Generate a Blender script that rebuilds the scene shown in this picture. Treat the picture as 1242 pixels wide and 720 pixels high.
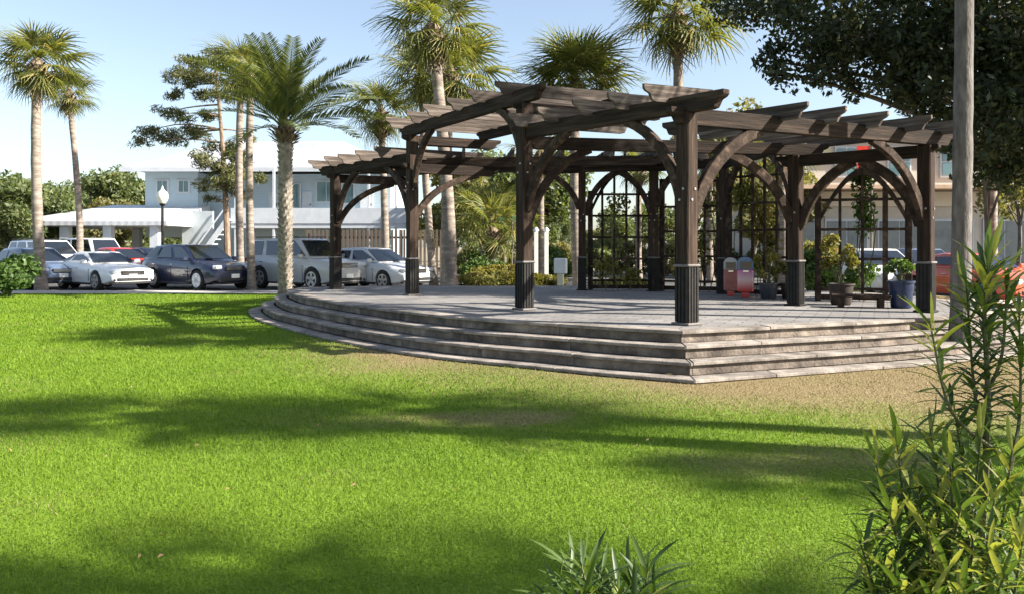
import bpy, bmesh, math, random
import numpy as np
from mathutils import Vector, Matrix

R = math.radians
random.seed(7)
rng = np.random.default_rng(11)
for o in list(bpy.data.objects):
    bpy.data.objects.remove(o, do_unlink=True)
scene = bpy.context.scene
col = scene.collection

# ------------------------------------------------------------------ camera, sky, sun
H = 1.47            # eye height
F = 1000.0          # focal length in photograph pixels (1242 wide)
cam_d = bpy.data.cameras.new('camera')
cam = bpy.data.objects.new('camera', cam_d)
col.objects.link(cam)
cam.location = (0, 0, H)
cam.rotation_euler = (R(90), 0, 0)
cam_d.sensor_width = 36
cam_d.lens = 36 * F / 1242
cam_d.shift_y = -60 / 1242
cam_d.clip_start = 0.05
cam_d.clip_end = 5000
scene.camera = cam

SUN_EL, SUN_AZ = R(33), R(-13)       # azimuth measured from +X towards +Y
world = bpy.data.worlds.new('World')
scene.world = world
world.use_nodes = True
wn = world.node_tree.nodes
wl = world.node_tree.links
sky = wn.new('ShaderNodeTexSky')
sky.sky_type = 'NISHITA'
sky.sun_disc = False
sky.sun_elevation = SUN_EL
sky.sun_rotation = R(90) - SUN_AZ
sky.altitude = 0
sky.air_density = 1.0
sky.dust_density = 1.2
sky.ozone_density = 1.6
bgn = wn['Background']
bgn.inputs['Strength'].default_value = 0.074
shs = wn.new('ShaderNodeHueSaturation')
shs.inputs['Saturation'].default_value = 0.82
shs.inputs['Value'].default_value = 1.0
wl.new(sky.outputs[0], shs.inputs['Color'])
wl.new(shs.outputs[0], bgn.inputs['Color'])

sun_d = bpy.data.lights.new('sun', 'SUN')
sun_d.energy = 5.0
sun_d.angle = R(0.6)
sun_d.color = (1.0, 0.93, 0.82)
sun = bpy.data.objects.new('sun', sun_d)
col.objects.link(sun)
sv = Vector((math.cos(SUN_EL) * math.cos(SUN_AZ), math.cos(SUN_EL) * math.sin(SUN_AZ), math.sin(SUN_EL)))
sun.rotation_euler = sv.to_track_quat('Z', 'Y').to_euler()
sun.location = (30, 5, 30)

scene.view_settings.view_transform = 'Standard'
scene.view_settings.look = 'None'
scene.view_settings.gamma = 1
scene.view_settings.exposure = 1.68
scene.view_settings.use_curve_mapping = False
scene.render.engine = 'CYCLES'

# ------------------------------------------------------------------ helpers
def at(px, d):
    return (px - 621) / F * d
def zat(py, d):
    return H + (300 - py) / F * d
DECK = 0.48
def dk(px, py):                      # point of the deck seen at a pixel
    d = (H - DECK) * F / (py - 300)
    return Vector((at(px, d), d, DECK))

def tag(o, label=None, cat=None, group=None, kind=None):
    if label: o['label'] = label
    if cat: o['category'] = cat
    if group: o['group'] = group
    if kind: o['kind'] = kind
    return o

def empty(name, loc, rz=0, label=None, cat=None, group=None):
    o = bpy.data.objects.new(name, None)
    o.empty_display_size = 0.1
    col.objects.link(o)
    o.location = loc
    o.rotation_euler = (0, 0, rz)
    return tag(o, label, cat, group)

def link(name, me, parent=None, mat=None):
    o = bpy.data.objects.new(name, me)
    col.objects.link(o)
    if parent is not None: o.parent = parent
    if mat is not None and not me.materials: me.materials.append(mat)
    return o

def copy_tree(o, parent=None):
    c = o.copy()
    col.objects.link(c)
    c.parent = parent
    for ch in o.children:
        copy_tree(ch, c)
    return c

class MB:
    def __init__(self, org=(0, 0, 0)):
        self.v = []; self.f = []; self.org = Vector(org)
    def add(self, vs, fs):
        b = len(self.v)
        self.v += [Vector(p) - self.org for p in vs]
        self.f += [tuple(i + b for i in f) for f in fs]
        return self
    def box(self, c, s, m=None, rz=0):
        hx, hy, hz = s[0] / 2, s[1] / 2, s[2] / 2
        vs = [Vector((x * hx, y * hy, z * hz)) for x in (-1, 1) for y in (-1, 1) for z in (-1, 1)]
        if m is None: m = Matrix.Rotation(rz, 3, 'Z')
        c = Vector(c)
        return self.add([m @ p + c for p in vs],
                        [(0, 1, 3, 2), (4, 6, 7, 5), (0, 4, 5, 1), (2, 3, 7, 6), (0, 2, 6, 4), (1, 5, 7, 3)])
    def bar(self, a, b, w, h, up=(0, 0, 1)):
        a, b = Vector(a), Vector(b)
        x = (b - a).normalized(); y = Vector(up).cross(x).normalized(); z = x.cross(y)
        m = Matrix((x, y, z)).transposed()
        return self.box((a + b) / 2, ((b - a).length, w, h), m)
    def tube(self, pts, rad, n=8, cap=True):
        pts = [Vector(p) for p in pts]
        if not hasattr(rad, '__len__'): rad = [rad] * len(pts)
        vs = []; ref = Vector((0.31, 0.95, 0.05))
        for i, p in enumerate(pts):
            t = (pts[min(i + 1, len(pts) - 1)] - pts[max(i - 1, 0)]).normalized()
            a = t.cross(ref)
            if a.length < 1e-3: a = t.cross(Vector((1, 0, 0)))
            a.normalize(); b = t.cross(a)
            for k in range(n):
                q = 2 * math.pi * k / n
                vs.append(p + (a * math.cos(q) + b * math.sin(q)) * rad[i])
        fs = []
        for i in range(len(pts) - 1):
            for k in range(n):
                k2 = (k + 1) % n
                fs.append((i * n + k, i * n + k2, (i + 1) * n + k2, (i + 1) * n + k))
        if cap:
            fs.append(tuple(range(n))[::-1]); fs.append(tuple(range((len(pts) - 1) * n, len(pts) * n)))
        return self.add(vs, fs)
    def lathe(self, prof, c=(0, 0, 0), n=16, axis='Z', ring=False):
        c = Vector(c); vs = []
        for r, z in prof:
            for k in range(n):
                q = 2 * math.pi * k / n
                p = Vector((r * math.cos(q), r * math.sin(q), z))
                if axis == 'Y': p = Vector((p.x, p.z, p.y))
                vs.append(p + c)
        fs = []
        for i in range(len(prof) - 1):
            for k in range(n):
                k2 = (k + 1) % n
                fs.append((i * n + k, i * n + k2, (i + 1) * n + k2, (i + 1) * n + k))
        if ring:
            b = (len(prof) - 1) * n
            fs += [(b + k, b + (k + 1) % n, (k + 1) % n, k) for k in range(n)]
        else:
            fs.append(tuple(range(n))[::-1]); fs.append(tuple(range((len(prof) - 1) * n, len(prof) * n)))
        return self.add(vs, fs)
    def prism(self, poly, z0, z1):
        n = len(poly)
        vs = [(p[0], p[1], z0) for p in poly] + [(p[0], p[1], z1) for p in poly]
        fs = [tuple(range(n))[::-1], tuple(range(n, 2 * n))] + [(i, (i + 1) % n, n + (i + 1) % n, n + i) for i in range(n)]
        return self.add(vs, fs)
    def extrude(self, poly, d):              # any planar 3-D polygon pushed along d
        n = len(poly); d = Vector(d); poly = [Vector(p) for p in poly]
        return self.add(poly + [p + d for p in poly],
                        [tuple(range(n))[::-1], tuple(range(n, 2 * n))] + [(i, (i + 1) % n, n + (i + 1) % n, n + i) for i in range(n)])
    def mesh(self, name, mat=None, smooth=False, bevel=0):
        me = bpy.data.meshes.new(name)
        me.from_pydata([tuple(p) for p in self.v], [], self.f)
        bm = bmesh.new(); bm.from_mesh(me)
        bmesh.ops.recalc_face_normals(bm, faces=bm.faces)
        if bevel:
            bmesh.ops.bevel(bm, geom=[e for e in bm.edges if len(e.link_faces) == 2 and e.calc_face_angle(0) > 0.5],
                            offset=bevel, segments=1, affect='EDGES', clamp_overlap=True)
        bm.to_mesh(me); bm.free()
        if smooth:
            for p in me.polygons: p.use_smooth = True
            try: me.set_sharp_from_angle(angle=R(42))
            except Exception: pass
        if mat: me.materials.append(mat)
        return me
    def build(self, name, mat, parent=None, smooth=False, bevel=0):
        o = link(name, self.mesh(name, mat, smooth, bevel), parent)
        if getattr(self, 'M', None) is not None: o.matrix_local = self.M
        return o

def np_mesh(name, verts, tris, mat, attrs=None, quads=None, smooth=False):
    me = bpy.data.meshes.new(name)
    verts = np.asarray(verts, np.float32)
    fs = np.asarray(tris if quads is None else quads, np.int32)
    k = fs.shape[1]
    me.vertices.add(len(verts)); me.vertices.foreach_set('co', verts.ravel())
    me.loops.add(fs.size); me.loops.foreach_set('vertex_index', fs.ravel())
    me.polygons.add(len(fs)); me.polygons.foreach_set('loop_start', np.arange(0, fs.size, k, dtype=np.int32))
    me.update(calc_edges=True)
    for nm, arr in (attrs or {}).items():
        a = me.attributes.new(nm, 'FLOAT', 'POINT'); a.data.foreach_set('value', np.asarray(arr, np.float32))
    if smooth: me.polygons.foreach_set('use_smooth', np.ones(len(fs), bool))
    if mat: me.materials.append(mat)
    me.validate()
    return me

# ------------------------------------------------------------------ materials
def newmat(name):
    m = bpy.data.materials.new(name); m.use_nodes = True
    nt = m.node_tree
    return m, nt, nt.nodes['Principled BSDF'], nt.nodes, nt.links

def mat(name, c1, c2=None, rough=0.7, scale=6.0, stretch=(1, 1, 1), bump=0.0, metal=0.0, detail=5, spec=0.5, coat=0.0,
        coord='Object', c3=None, bscale=None, rand=0.0):
    m, nt, b, N, L = newmat(name)
    b.inputs['Roughness'].default_value = rough
    b.inputs['Metallic'].default_value = metal
    b.inputs['Specular IOR Level'].default_value = spec
    if coat:
        b.inputs['Coat Weight'].default_value = coat; b.inputs['Coat Roughness'].default_value = 0.03
    if c2 is None and not bump:
        b.inputs['Base Color'].default_value = (*c1, 1); return m
    tc = N.new('ShaderNodeTexCoord'); mp = N.new('ShaderNodeMapping')
    mp.inputs['Scale'].default_value = stretch
    L.new(tc.outputs[coord], mp.inputs['Vector'])
    if rand:
        oi = N.new('ShaderNodeObjectInfo'); sc_ = N.new('ShaderNodeVectorMath'); sc_.operation = 'SCALE'; sc_.inputs[3].default_value = 37.0
        cb = N.new('ShaderNodeCombineXYZ')
        for k_ in range(3): L.new(oi.outputs['Random'], cb.inputs[k_])
        L.new(cb.outputs[0], sc_.inputs[0]); L.new(sc_.outputs[0], mp.inputs['Location'])
    nz = N.new('ShaderNodeTexNoise'); nz.inputs['Scale'].default_value = scale; nz.inputs['Detail'].default_value = detail
    nz.inputs['Roughness'].default_value = 0.62
    L.new(mp.outputs[0], nz.inputs['Vector'])
    if c2 is None: c2 = c1
    cr = N.new('ShaderNodeValToRGB')
    cr.color_ramp.elements[0].position = 0.34; cr.color_ramp.elements[0].color = (*c1, 1)
    cr.color_ramp.elements[1].position = 0.68; cr.color_ramp.elements[1].color = (*c2, 1)
    if c3:
        e = cr.color_ramp.elements.new(0.52); e.color = (*c3, 1)
    L.new(nz.outputs['Fac'], cr.inputs[0]); L.new(cr.outputs[0], b.inputs['Base Color'])
    if rand:
        hv = N.new('ShaderNodeHueSaturation'); rm = N.new('ShaderNodeMapRange'); rm.inputs['To Min'].default_value = 1 - rand; rm.inputs['To Max'].default_value = 1 + rand
        L.new(oi.outputs['Random'], rm.inputs['Value']); L.new(rm.outputs[0], hv.inputs['Value']); L.new(cr.outputs[0], hv.inputs['Color']); L.new(hv.outputs[0], b.inputs['Base Color'])
    if bump:
        nb = N.new('ShaderNodeTexNoise'); nb.inputs['Scale'].default_value = bscale or scale * 3; nb.inputs['Detail'].default_value = 6
        L.new(mp.outputs[0], nb.inputs['Vector'])
        bp = N.new('ShaderNodeBump'); bp.inputs['Strength'].default_value = bump; bp.inputs['Distance'].default_value = 0.02
        L.new(nb.outputs['Fac'], bp.inputs['Height']); L.new(bp.outputs[0], b.inputs['Normal'])
    return m

def leafmat(name, ca, cb, cc=None, trans=0.3, rough=0.5, attr='rnd', tcol=None):
    m, nt, b, N, L = newmat(name)
    at_ = N.new('ShaderNodeAttribute'); at_.attribute_name = attr
    cr = N.new('ShaderNodeValToRGB')
    cr.color_ramp.elements[0].color = (*ca, 1); cr.color_ramp.elements[1].color = (*cb, 1)
    if cc:
        cr.color_ramp.elements[1].position = 0.85
        e = cr.color_ramp.elements.new(0.97); e.color = (*cc, 1)
    L.new(at_.outputs['Fac'], cr.inputs[0])
    L.new(cr.outputs[0], b.inputs['Base Color']); b.inputs['Roughness'].default_value = rough
    b.inputs['Specular IOR Level'].default_value = 0.35
    tr = N.new('ShaderNodeBsdfTranslucent')
    mx = N.new('ShaderNodeMixShader'); mx.inputs[0].default_value = trans
    g = N.new('ShaderNodeMix'); g.data_type = 'RGBA'; g.blend_type = 'MULTIPLY'; g.inputs['Factor'].default_value = 1
    L.new(cr.outputs[0], g.inputs['A']); g.inputs['B'].default_value = (*(tcol or (1.5, 1.5, 0.6)), 1)
    L.new(g.outputs['Result'], tr.inputs['Color'])
    L.new(b.outputs[0], mx.inputs[1]); L.new(tr.outputs[0], mx.inputs[2])
    L.new(mx.outputs[0], N['Material Output'].inputs['Surface'])
    return m

M = {}
M['wood'] = mat('weathered_timber', (0.02, 0.013, 0.009), (0.10, 0.068, 0.048), 0.85, 7, (1, 1, 1), 0.6, c3=(0.038, 0.025, 0.018), rand=.25, spec=.2)
M['post'] = mat('post_timber', (0.016, 0.010, 0.007), (0.068, 0.044, 0.031), 0.85, 9, (2.2, 2.2, .16), 0.6, c3=(0.037, 0.024, 0.017), rand=.15, spec=.2)
M['beam'] = mat('beam_timber', (0.012, 0.008, 0.006), (0.06, 0.041, 0.03), 0.85, 8, (.16, 2.2, 2.2), 0.6, c3=(0.028, 0.019, 0.014), rand=.25, spec=.2)
M['rafter'] = mat('grey_timber', (0.042, 0.032, 0.026), (0.20, 0.165, 0.14), 0.85, 8, (.14, 2, 2.4), 0.6, c3=(0.098, 0.078, 0.065), rand=.35, spec=.2)
M['sleeve'] = mat('black_metal', (0.008, 0.0075, 0.007), (0.02, 0.018, 0.016), 0.6, 9, bump=0.1, spec=0.25)
M['bolt'] = mat('bolt_steel', (.32, .31, .30), rough=.5, metal=.5)
M['band'] = mat('grey_band', (0.10, 0.09, 0.082), (0.17, 0.155, 0.145), 0.6, 9)
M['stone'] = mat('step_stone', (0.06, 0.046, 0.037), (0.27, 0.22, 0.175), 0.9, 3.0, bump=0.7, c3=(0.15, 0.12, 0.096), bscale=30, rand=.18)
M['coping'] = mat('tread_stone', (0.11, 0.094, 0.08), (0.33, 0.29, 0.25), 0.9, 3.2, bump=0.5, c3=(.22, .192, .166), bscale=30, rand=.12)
M['trunk'] = mat('palm_bark', (0.13, 0.105, 0.085), (0.34, 0.29, 0.24), 0.9, 3, (1, 1, 4), 0.6, c3=(0.22, 0.18, 0.15), bscale=14)
M['boot'] = mat('palm_boots', (0.07, 0.045, 0.03), (0.30, 0.23, 0.16), 0.9, 6, bump=0.4)
M['bark'] = mat('oak_bark', (0.06, 0.05, 0.04), (0.19, 0.16, 0.13), 0.95, 8, (1, 1, 0.3), 0.7)
M['pinebark'] = mat('pine_bark', (0.13, 0.085, 0.055), (0.32, 0.24, 0.17), 0.95, 8, (1, 1, 0.4), 0.6)
M['sabal'] = leafmat('sabal_leaf', (0.06, 0.08, 0.022), (0.19, 0.20, 0.06), (0.36, 0.28, 0.11), 0.35)
M['date'] = leafmat('date_leaf', (0.055, 0.078, 0.024), (0.16, 0.175, 0.055), None, 0.25)
M['oak'] = leafmat('oak_leaf', (0.016, 0.028, 0.015), (0.052, 0.068, 0.028), (0.14, 0.14, 0.045), 0.25)
M['wood_tree'] = leafmat('mixed_leaf', (0.06, 0.085, 0.034), (0.15, 0.18, 0.075), (0.22, 0.19, 0.09), 0.4)
M['olive'] = leafmat('olive_leaf', (0.085, 0.09, 0.038), (0.21, 0.20, 0.085), (0.32, 0.22, 0.10), 0.4)
M['lush'] = leafmat('lush_leaf', (0.035, 0.075, 0.018), (0.12, 0.19, 0.045), None, 0.3)
M['orange'] = leafmat('orange_leaf', (0.26, 0.12, 0.05), (0.42, 0.20, 0.09), None, 0.3, tcol=(1.2, 1, 0.8))
M['pine'] = leafmat('pine_needle', (0.06, 0.075, 0.03), (0.17, 0.17, 0.065), None, 0.25)
M['podo'] = leafmat('podocarpus_leaf', (0.03, 0.062, 0.017), (0.115, 0.17, 0.04), (0.30, 0.31, 0.085), 0.32, 0.45)
M['brown_leaf'] = leafmat('brown_leaf', (0.12, 0.05, 0.02), (0.22, 0.09, 0.03), None, 0.2)
M['vine'] = leafmat('vine_leaf', (0.07, 0.08, 0.02), (0.22, 0.20, 0.05), (0.32, 0.20, 0.06), 0.3)
M['stem'] = mat('green_stem', (0.06, 0.07, 0.025), (0.14, 0.12, 0.06), 0.7, 20)
M['glass'] = mat('car_glass', (0.012, 0.016, 0.022), rough=0.06, spec=0.9)
M['tyre'] = mat('tyre_rubber', (0.012, 0.012, 0.012), (0.03, 0.03, 0.03), 0.85, 20)
M['rim'] = mat('alloy_rim', (0.62, 0.62, 0.63), rough=0.3, metal=0.7)
M['whiterim'] = mat('white_rim', (0.8, 0.8, 0.8), rough=0.35)
M['plastic'] = mat('black_plastic', (0.015, 0.015, 0.016), (0.03, 0.03, 0.03), 0.5, 20)
M['chrome'] = mat('chrome', (0.7, 0.7, 0.72), rough=0.15, metal=1.0)
M['lamp'] = mat('headlamp', (0.72, 0.74, 0.77), rough=0.12, spec=0.8)
M['taillamp'] = mat('tail_lamp', (0.45, 0.02, 0.02), rough=0.2)
M['plate'] = mat('number_plate', (0.75, 0.75, 0.72), rough=0.5)
def paint(n, c): 
    M[n] = mat(n, c, rough=0.35, coat=0.8, spec=0.5); return M[n]
paint('p_white', (0.78, 0.78, 0.78)); paint('p_navy', (0.012, 0.018, 0.045)); paint('p_silver', (0.42, 0.42, 0.42))
paint('p_lsilver', (0.52, 0.54, 0.57)); paint('p_red', (0.55, 0.03, 0.02)); paint('p_blue', (0.10, 0.14, 0.22)); paint('p_orange', (0.62, 0.10, 0.04))

# ------------------------------------------------------------------ value noise
_g = rng.random((64, 64))
def vnoise(x, y, s):
    x = np.asarray(x) / s; y = np.asarray(y) / s
    xi = np.floor(x).astype(int); yi = np.floor(y).astype(int)
    fx = x - xi; fy = y - yi
    fx = fx * fx * (3 - 2 * fx); fy = fy * fy * (3 - 2 * fy)
    g = lambda a, b: _g[a % 64, b % 64]
    return (g(xi, yi) * (1 - fx) * (1 - fy) + g(xi + 1, yi) * fx * (1 - fy) + g(xi, yi + 1) * (1 - fx) * fy + g(xi + 1, yi + 1) * fx * fy)
def fbm(x, y, s):
    return (vnoise(x, y, s) + 0.5 * vnoise(x + 31, y + 7, s / 2) + 0.25 * vnoise(x + 11, y + 53, s / 4)) / 1.75
def sstep(a, b, x):
    t = np.clip((x - a) / (b - a), 0, 1); return t * t * (3 - 2 * t)

# ------------------------------------------------------------------ stage outline (deck edge, counter-clockwise seen from above)
corner = Vector((2.02, 9.8))
arc_px = [(760, 397.5), (690, 393), (615, 388.5), (555, 384), (503, 378.6), (455, 373), (413, 367), (385, 362.5), (362, 358.4)]
left_arc = [Vector(dk(px, py)[:2]) for px, py in arc_px]
def catmull(pts, n=8):
    out = []
    P = [pts[0] * 2 - pts[1]] + pts + [pts[-1] * 2 - pts[-2]]
    for i in range(1, len(P) - 2):
        for k in range(n):
            t = k / n
            out.append(0.5 * ((2 * P[i]) + (P[i + 1] - P[i - 1]) * t + (2 * P[i - 1] - 5 * P[i] + 4 * P[i + 1] - P[i + 2]) * t * t
                              + (3 * P[i] - P[i - 1] - 3 * P[i + 1] + P[i + 2]) * t ** 3))
    out.append(pts[-1]); return out
la = [corner] + left_arc + [Vector((-5.25, 19.2)), Vector((-5.2, 20.4))]
la = catmull(la, 6)
right_side = [Vector((7.9, 18.0)), Vector((8.4, 15.6)), Vector((7.9, 13.3)), Vector((6.6, 11.95)), Vector((4.71, 10.95))]
outline = la + [Vector((-3.5, 21.2)), Vector((1.5, 21.4)), Vector((5.2, 20.6))] + right_side
def resample(poly, step, closed=True):
    pts = poly + ([poly[0]] if closed else [])
    out = []
    for a, b in zip(pts[:-1], pts[1:]):
        n = max(1, int(round((b - a).length / step)))
        for k in range(n): out.append(a.lerp(b, k / n))
    if not closed: out.append(pts[-1])
    return out
def area(poly):
    return 0.5 * sum(a.x * b.y - b.x * a.y for a, b in zip(poly, poly[1:] + poly[:1]))
def offset(poly, d):
    sgn = 1 if area(poly) > 0 else -1
    out = []; n = len(poly)
    for i in range(n):
        a, b, c = poly[i - 1], poly[i], poly[(i + 1) % n]
        n1 = Vector(((b - a).y, -(b - a).x)).normalized() * sgn
        n2 = Vector(((c - b).y, -(c - b).x)).normalized() * sgn
        m = (n1 + n2); m = m / max(0.35, (1 + n1.dot(n2)))
        out.append(b + m * d)
    return out
OUT = np.array([(p.x, p.y) for p in offset(outline, 0.84)])
def inside(x, y, poly=OUT):
    x = np.asarray(x); y = np.asarray(y)
    r = np.zeros(x.shape, bool); n = len(poly)
    for i in range(n):
        x1, y1 = poly[i]; x2, y2 = poly[(i + 1) % n]
        c = ((y1 > y) != (y2 > y)) & (x < (x2 - x1) * (y - y1) / (y2 - y1 + 1e-12) + x1)
        r ^= c
    return r
def dist_stage(x, y):
    d = np.full(np.asarray(x).shape, 1e9); n = len(OUT)
    for i in range(n):
        a = OUT[i]; b = OUT[(i + 1) % n]; ab = b - a
        t = np.clip(((x - a[0]) * ab[0] + (y - a[1]) * ab[1]) / (ab @ ab + 1e-9), 0, 1)
        d = np.minimum(d, np.hypot(x - a[0] - t * ab[0], y - a[1] - t * ab[1]))
    return d
def dryness(x, y):
    ds = dist_stage(x, y)
    n = fbm(x, y * 1.6, 2.3); n2 = fbm(x + 9, y + 3, 0.7)
    near = (1 - sstep(0.1, 2.6, ds)) * sstep(-4.5, -0.5, x)
    right = sstep(1.2, 5.0, x) * sstep(5.2, 7.4, y + 1.6 * (n - .5))
    blot = sstep(0.58, 0.72, n) * sstep(-3, 0.5, x) * (1 - sstep(2.0, 4.5, ds)) * 0.8
    m = np.clip(near * 0.85 + right * 0.95 + blot * 0.8, 0, 1)
    return np.clip(m * (0.45 + 1.0 * n) + 0.75 * (n2 - 0.45) * m + 0.10 * sstep(.55, .8, n2), 0, 1)

# ------------------------------------------------------------------ ground, lawn, roads
M['soil'] = mat('sandy_soil', (0.13, 0.11, 0.075), (0.27, 0.22, 0.15), 0.95, 0.7, bump=0.4, c3=(0.20, 0.17, 0.11))
M['asphalt'] = mat('asphalt', (0.055, 0.055, 0.056), (0.105, 0.103, 0.10), 0.9, 1.2, bump=0.3, bscale=60)
M['concrete'] = mat('concrete', (0.30, 0.28, 0.255), (0.46, 0.435, 0.40), 0.9, 1.6, bump=0.2, bscale=40)
M['kerb'] = mat('kerb_concrete', (0.33, 0.31, 0.28), (0.5, 0.48, 0.44), 0.9, 3, bump=0.2)
M['paintline'] = mat('line_paint', (0.55, 0.55, 0.52), (0.78, 0.78, 0.75), 0.7, 8)

def sheet(name, poly, z, m):
    me = bpy.data.meshes.new(name)
    me.from_pydata([(p[0], p[1], z) for p in poly], [], [tuple(range(len(poly)))])
    bm = bmesh.new(); bm.from_mesh(me)
    for f in bm.faces:
        if f.normal.z < 0: f.normal_flip()
    bm.to_mesh(me); bm.free()
    return tag(link(name, me, None, m), kind='structure')
sheet('ground', [(-1500, -300), (1500, -300), (1500, 2500), (-1500, 2500)], -0.03, M['soil'])

# lawn: a fine sheet with the dryness of the turf stored per vertex
def lawnmat():
    m, nt, b, N, L = newmat('lawn_turf')
    a = N.new('ShaderNodeAttribute'); a.attribute_name = 'dry'
    tc = N.new('ShaderNodeTexCoord')
    n1 = N.new('ShaderNodeTexNoise'); n1.inputs['Scale'].default_value = 0.55; n1.inputs['Detail'].default_value = 4
    n2 = N.new('ShaderNodeTexNoise'); n2.inputs['Scale'].default_value = 45; n2.inputs['Detail'].default_value = 4
    L.new(tc.outputs['Object'], n1.inputs['Vector']); L.new(tc.outputs['Object'], n2.inputs['Vector'])
    c1 = N.new('ShaderNodeValToRGB')
    c1.color_ramp.elements[0].color = (0.085, 0.155, 0.010, 1); c1.color_ramp.elements[0].position = 0.3
    c1.color_ramp.elements[1].color = (0.135, 0.21, 0.016, 1); c1.color_ramp.elements[1].position = 0.7
    L.new(n1.outputs['Fac'], c1.inputs[0])
    c2 = N.new('ShaderNodeValToRGB')
    c2.color_ramp.elements[0].color = (0.14, 0.105, 0.05, 1); c2.color_ramp.elements[0].position = 0.3
    c2.color_ramp.elements[1].color = (0.26, 0.20, 0.105, 1); c2.color_ramp.elements[1].position = 0.7
    L.new(n2.outputs['Fac'], c2.inputs[0])
    mx = N.new('ShaderNodeMix'); mx.data_type = 'RGBA'
    L.new(a.outputs['Fac'], mx.inputs['Factor']); L.new(c1.outputs[0], mx.inputs['A']); L.new(c2.outputs[0], mx.inputs['B'])
    hs = N.new('ShaderNodeHueSaturation')
    mr = N.new('ShaderNodeMapRange'); mr.inputs['From Min'].default_value = 0.25; mr.inputs['From Max'].default_value = 0.75
    mr.inputs['To Min'].default_value = 0.7; mr.inputs['To Max'].default_value = 1.3
    L.new(n2.outputs['Fac'], mr.inputs['Value']); L.new(mr.outputs[0], hs.inputs['Value'])
    L.new(mx.outputs['Result'], hs.inputs['Color']); L.new(hs.outputs[0], b.inputs['Base Color'])
    b.inputs['Roughness'].default_value = 0.9; b.inputs['Specular IOR Level'].default_value = 0.15
    bp = N.new('ShaderNodeBump'); bp.inputs['Strength'].default_value = 0.8; bp.inputs['Distance'].default_value = 0.03
    L.new(n2.outputs['Fac'], bp.inputs['Height']); L.new(bp.outputs[0], b.inputs['Normal'])
    return m
gx = np.arange(-26, 13.01, 0.3); gy = np.arange(-3, 26.01, 0.3)
XX, YY = np.meshgrid(gx, gy)
zz = 0.03 * (fbm(XX, YY, 3.5) - 0.5) * (1 - np.clip(1 - dist_stage(XX, YY), 0, 1))
nx, ny = len(gx), len(gy)
idx = np.arange(nx * ny).reshape(ny, nx)
qs = np.stack([idx[:-1, :-1].ravel(), idx[:-1, 1:].ravel(), idx[1:, 1:].ravel(), idx[1:, :-1].ravel()], 1)
lawn = link('lawn', np_mesh('lawn', np.stack([XX.ravel(), YY.ravel(), zz.ravel()], 1), None, lawnmat(),
            {'dry': dryness(XX, YY).ravel()}, quads=qs, smooth=True))
tag(lawn, kind='structure')

# grass blades
def grassmat():
    m, nt, b, N, L = newmat('grass_blade')
    a = N.new('ShaderNodeAttribute'); a.attribute_name = 'dry'
    r = N.new('ShaderNodeAttribute'); r.attribute_name = 'rnd'
    c1 = N.new('ShaderNodeValToRGB')
    c1.color_ramp.elements[0].color = (0.09, 0.17, 0.010, 1); c1.color_ramp.elements[1].color = (0.22, 0.31, 0.027, 1)
    e = c1.color_ramp.elements.new(0.55); e.color = (0.145, 0.235, 0.016, 1)
    c2 = N.new('ShaderNodeValToRGB')
    c2.color_ramp.elements[0].color = (0.165, 0.125, 0.056, 1); c2.color_ramp.elements[1].color = (0.30, 0.235, 0.12, 1)
    L.new(r.outputs['Fac'], c1.inputs[0]); L.new(r.outputs['Fac'], c2.inputs[0])
    mx = N.new('ShaderNodeMix'); mx.data_type = 'RGBA'
    L.new(a.outputs['Fac'], mx.inputs['Factor']); L.new(c1.outputs[0], mx.inputs['A']); L.new(c2.outputs[0], mx.inputs['B'])
    L.new(mx.outputs['Result'], b.inputs['Base Color']); b.inputs['Roughness'].default_value = 0.6
    b.inputs['Specular IOR Level'].default_value = 0.25
    tr = N.new('ShaderNodeBsdfTranslucent'); L.new(mx.outputs['Result'], tr.inputs['Color'])
    ms = N.new('ShaderNodeMixShader'); ms.inputs[0].default_value = 0.35
    L.new(b.outputs[0], ms.inputs[1]); L.new(tr.outputs[0], ms.inputs[2])
    L.new(ms.outputs[0], N['Material Output'].inputs['Surface'])
    return m
N0 = 760000
u = rng.random(N0)
d0, d1 = 2.6, 25.9
dd = (d0 ** .4 + u * (d1 ** .4 - d0 ** .4)) ** 2.5
xx = (rng.random(N0) - 0.5) * (1.36 * dd + 5.0)
keep = (~inside(xx, dd)) & (xx < 12.9) & (xx > -25.9)
dd = dd[keep]; xx = xx[keep]
dry = dryness(xx, dd)
keep = rng.random(len(dd)) > dry * 0.55
dd = dd[keep]; xx = xx[keep]; dry = dry[keep]; n = len(dd)
gz = 0.03 * (fbm(xx, dd, 3.5) - 0.5) * (1 - np.clip(1 - dist_stage(xx, dd), 0, 1))
hgt = (0.010 + 0.026 * rng.random(n) ** 1.6) * (1 - 0.45 * dry) * (0.8 + 0.5 * fbm(xx, dd, 1.1)) * np.clip(0.85 + dd / 40, 1, 1.4)
wid = 0.0028 * np.clip(dd / 4.5, 0.8, 4.5)
az = rng.random(n) * 2 * np.pi
lean = 1.1 * rng.random(n) * hgt
la_ = rng.random(n) * 2 * np.pi
V = np.empty((n, 3, 3), np.float32)
V[:, 0] = np.stack([xx - wid * np.cos(az), dd - wid * np.sin(az), gz - 0.004], 1)
V[:, 1] = np.stack([xx + wid * np.cos(az), dd + wid * np.sin(az), gz - 0.004], 1)
V[:, 2] = np.stack([xx + lean * np.cos(la_), dd + lean * np.sin(la_), gz + hgt], 1)
rv = np.clip(0.6 * fbm(xx + 40, dd, 1.6) + 0.55 * rng.random(n) - 0.08, 0, 1)
isdry = (rng.random(n) < dry * 1.05).astype(np.float32) * 0.9
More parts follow.
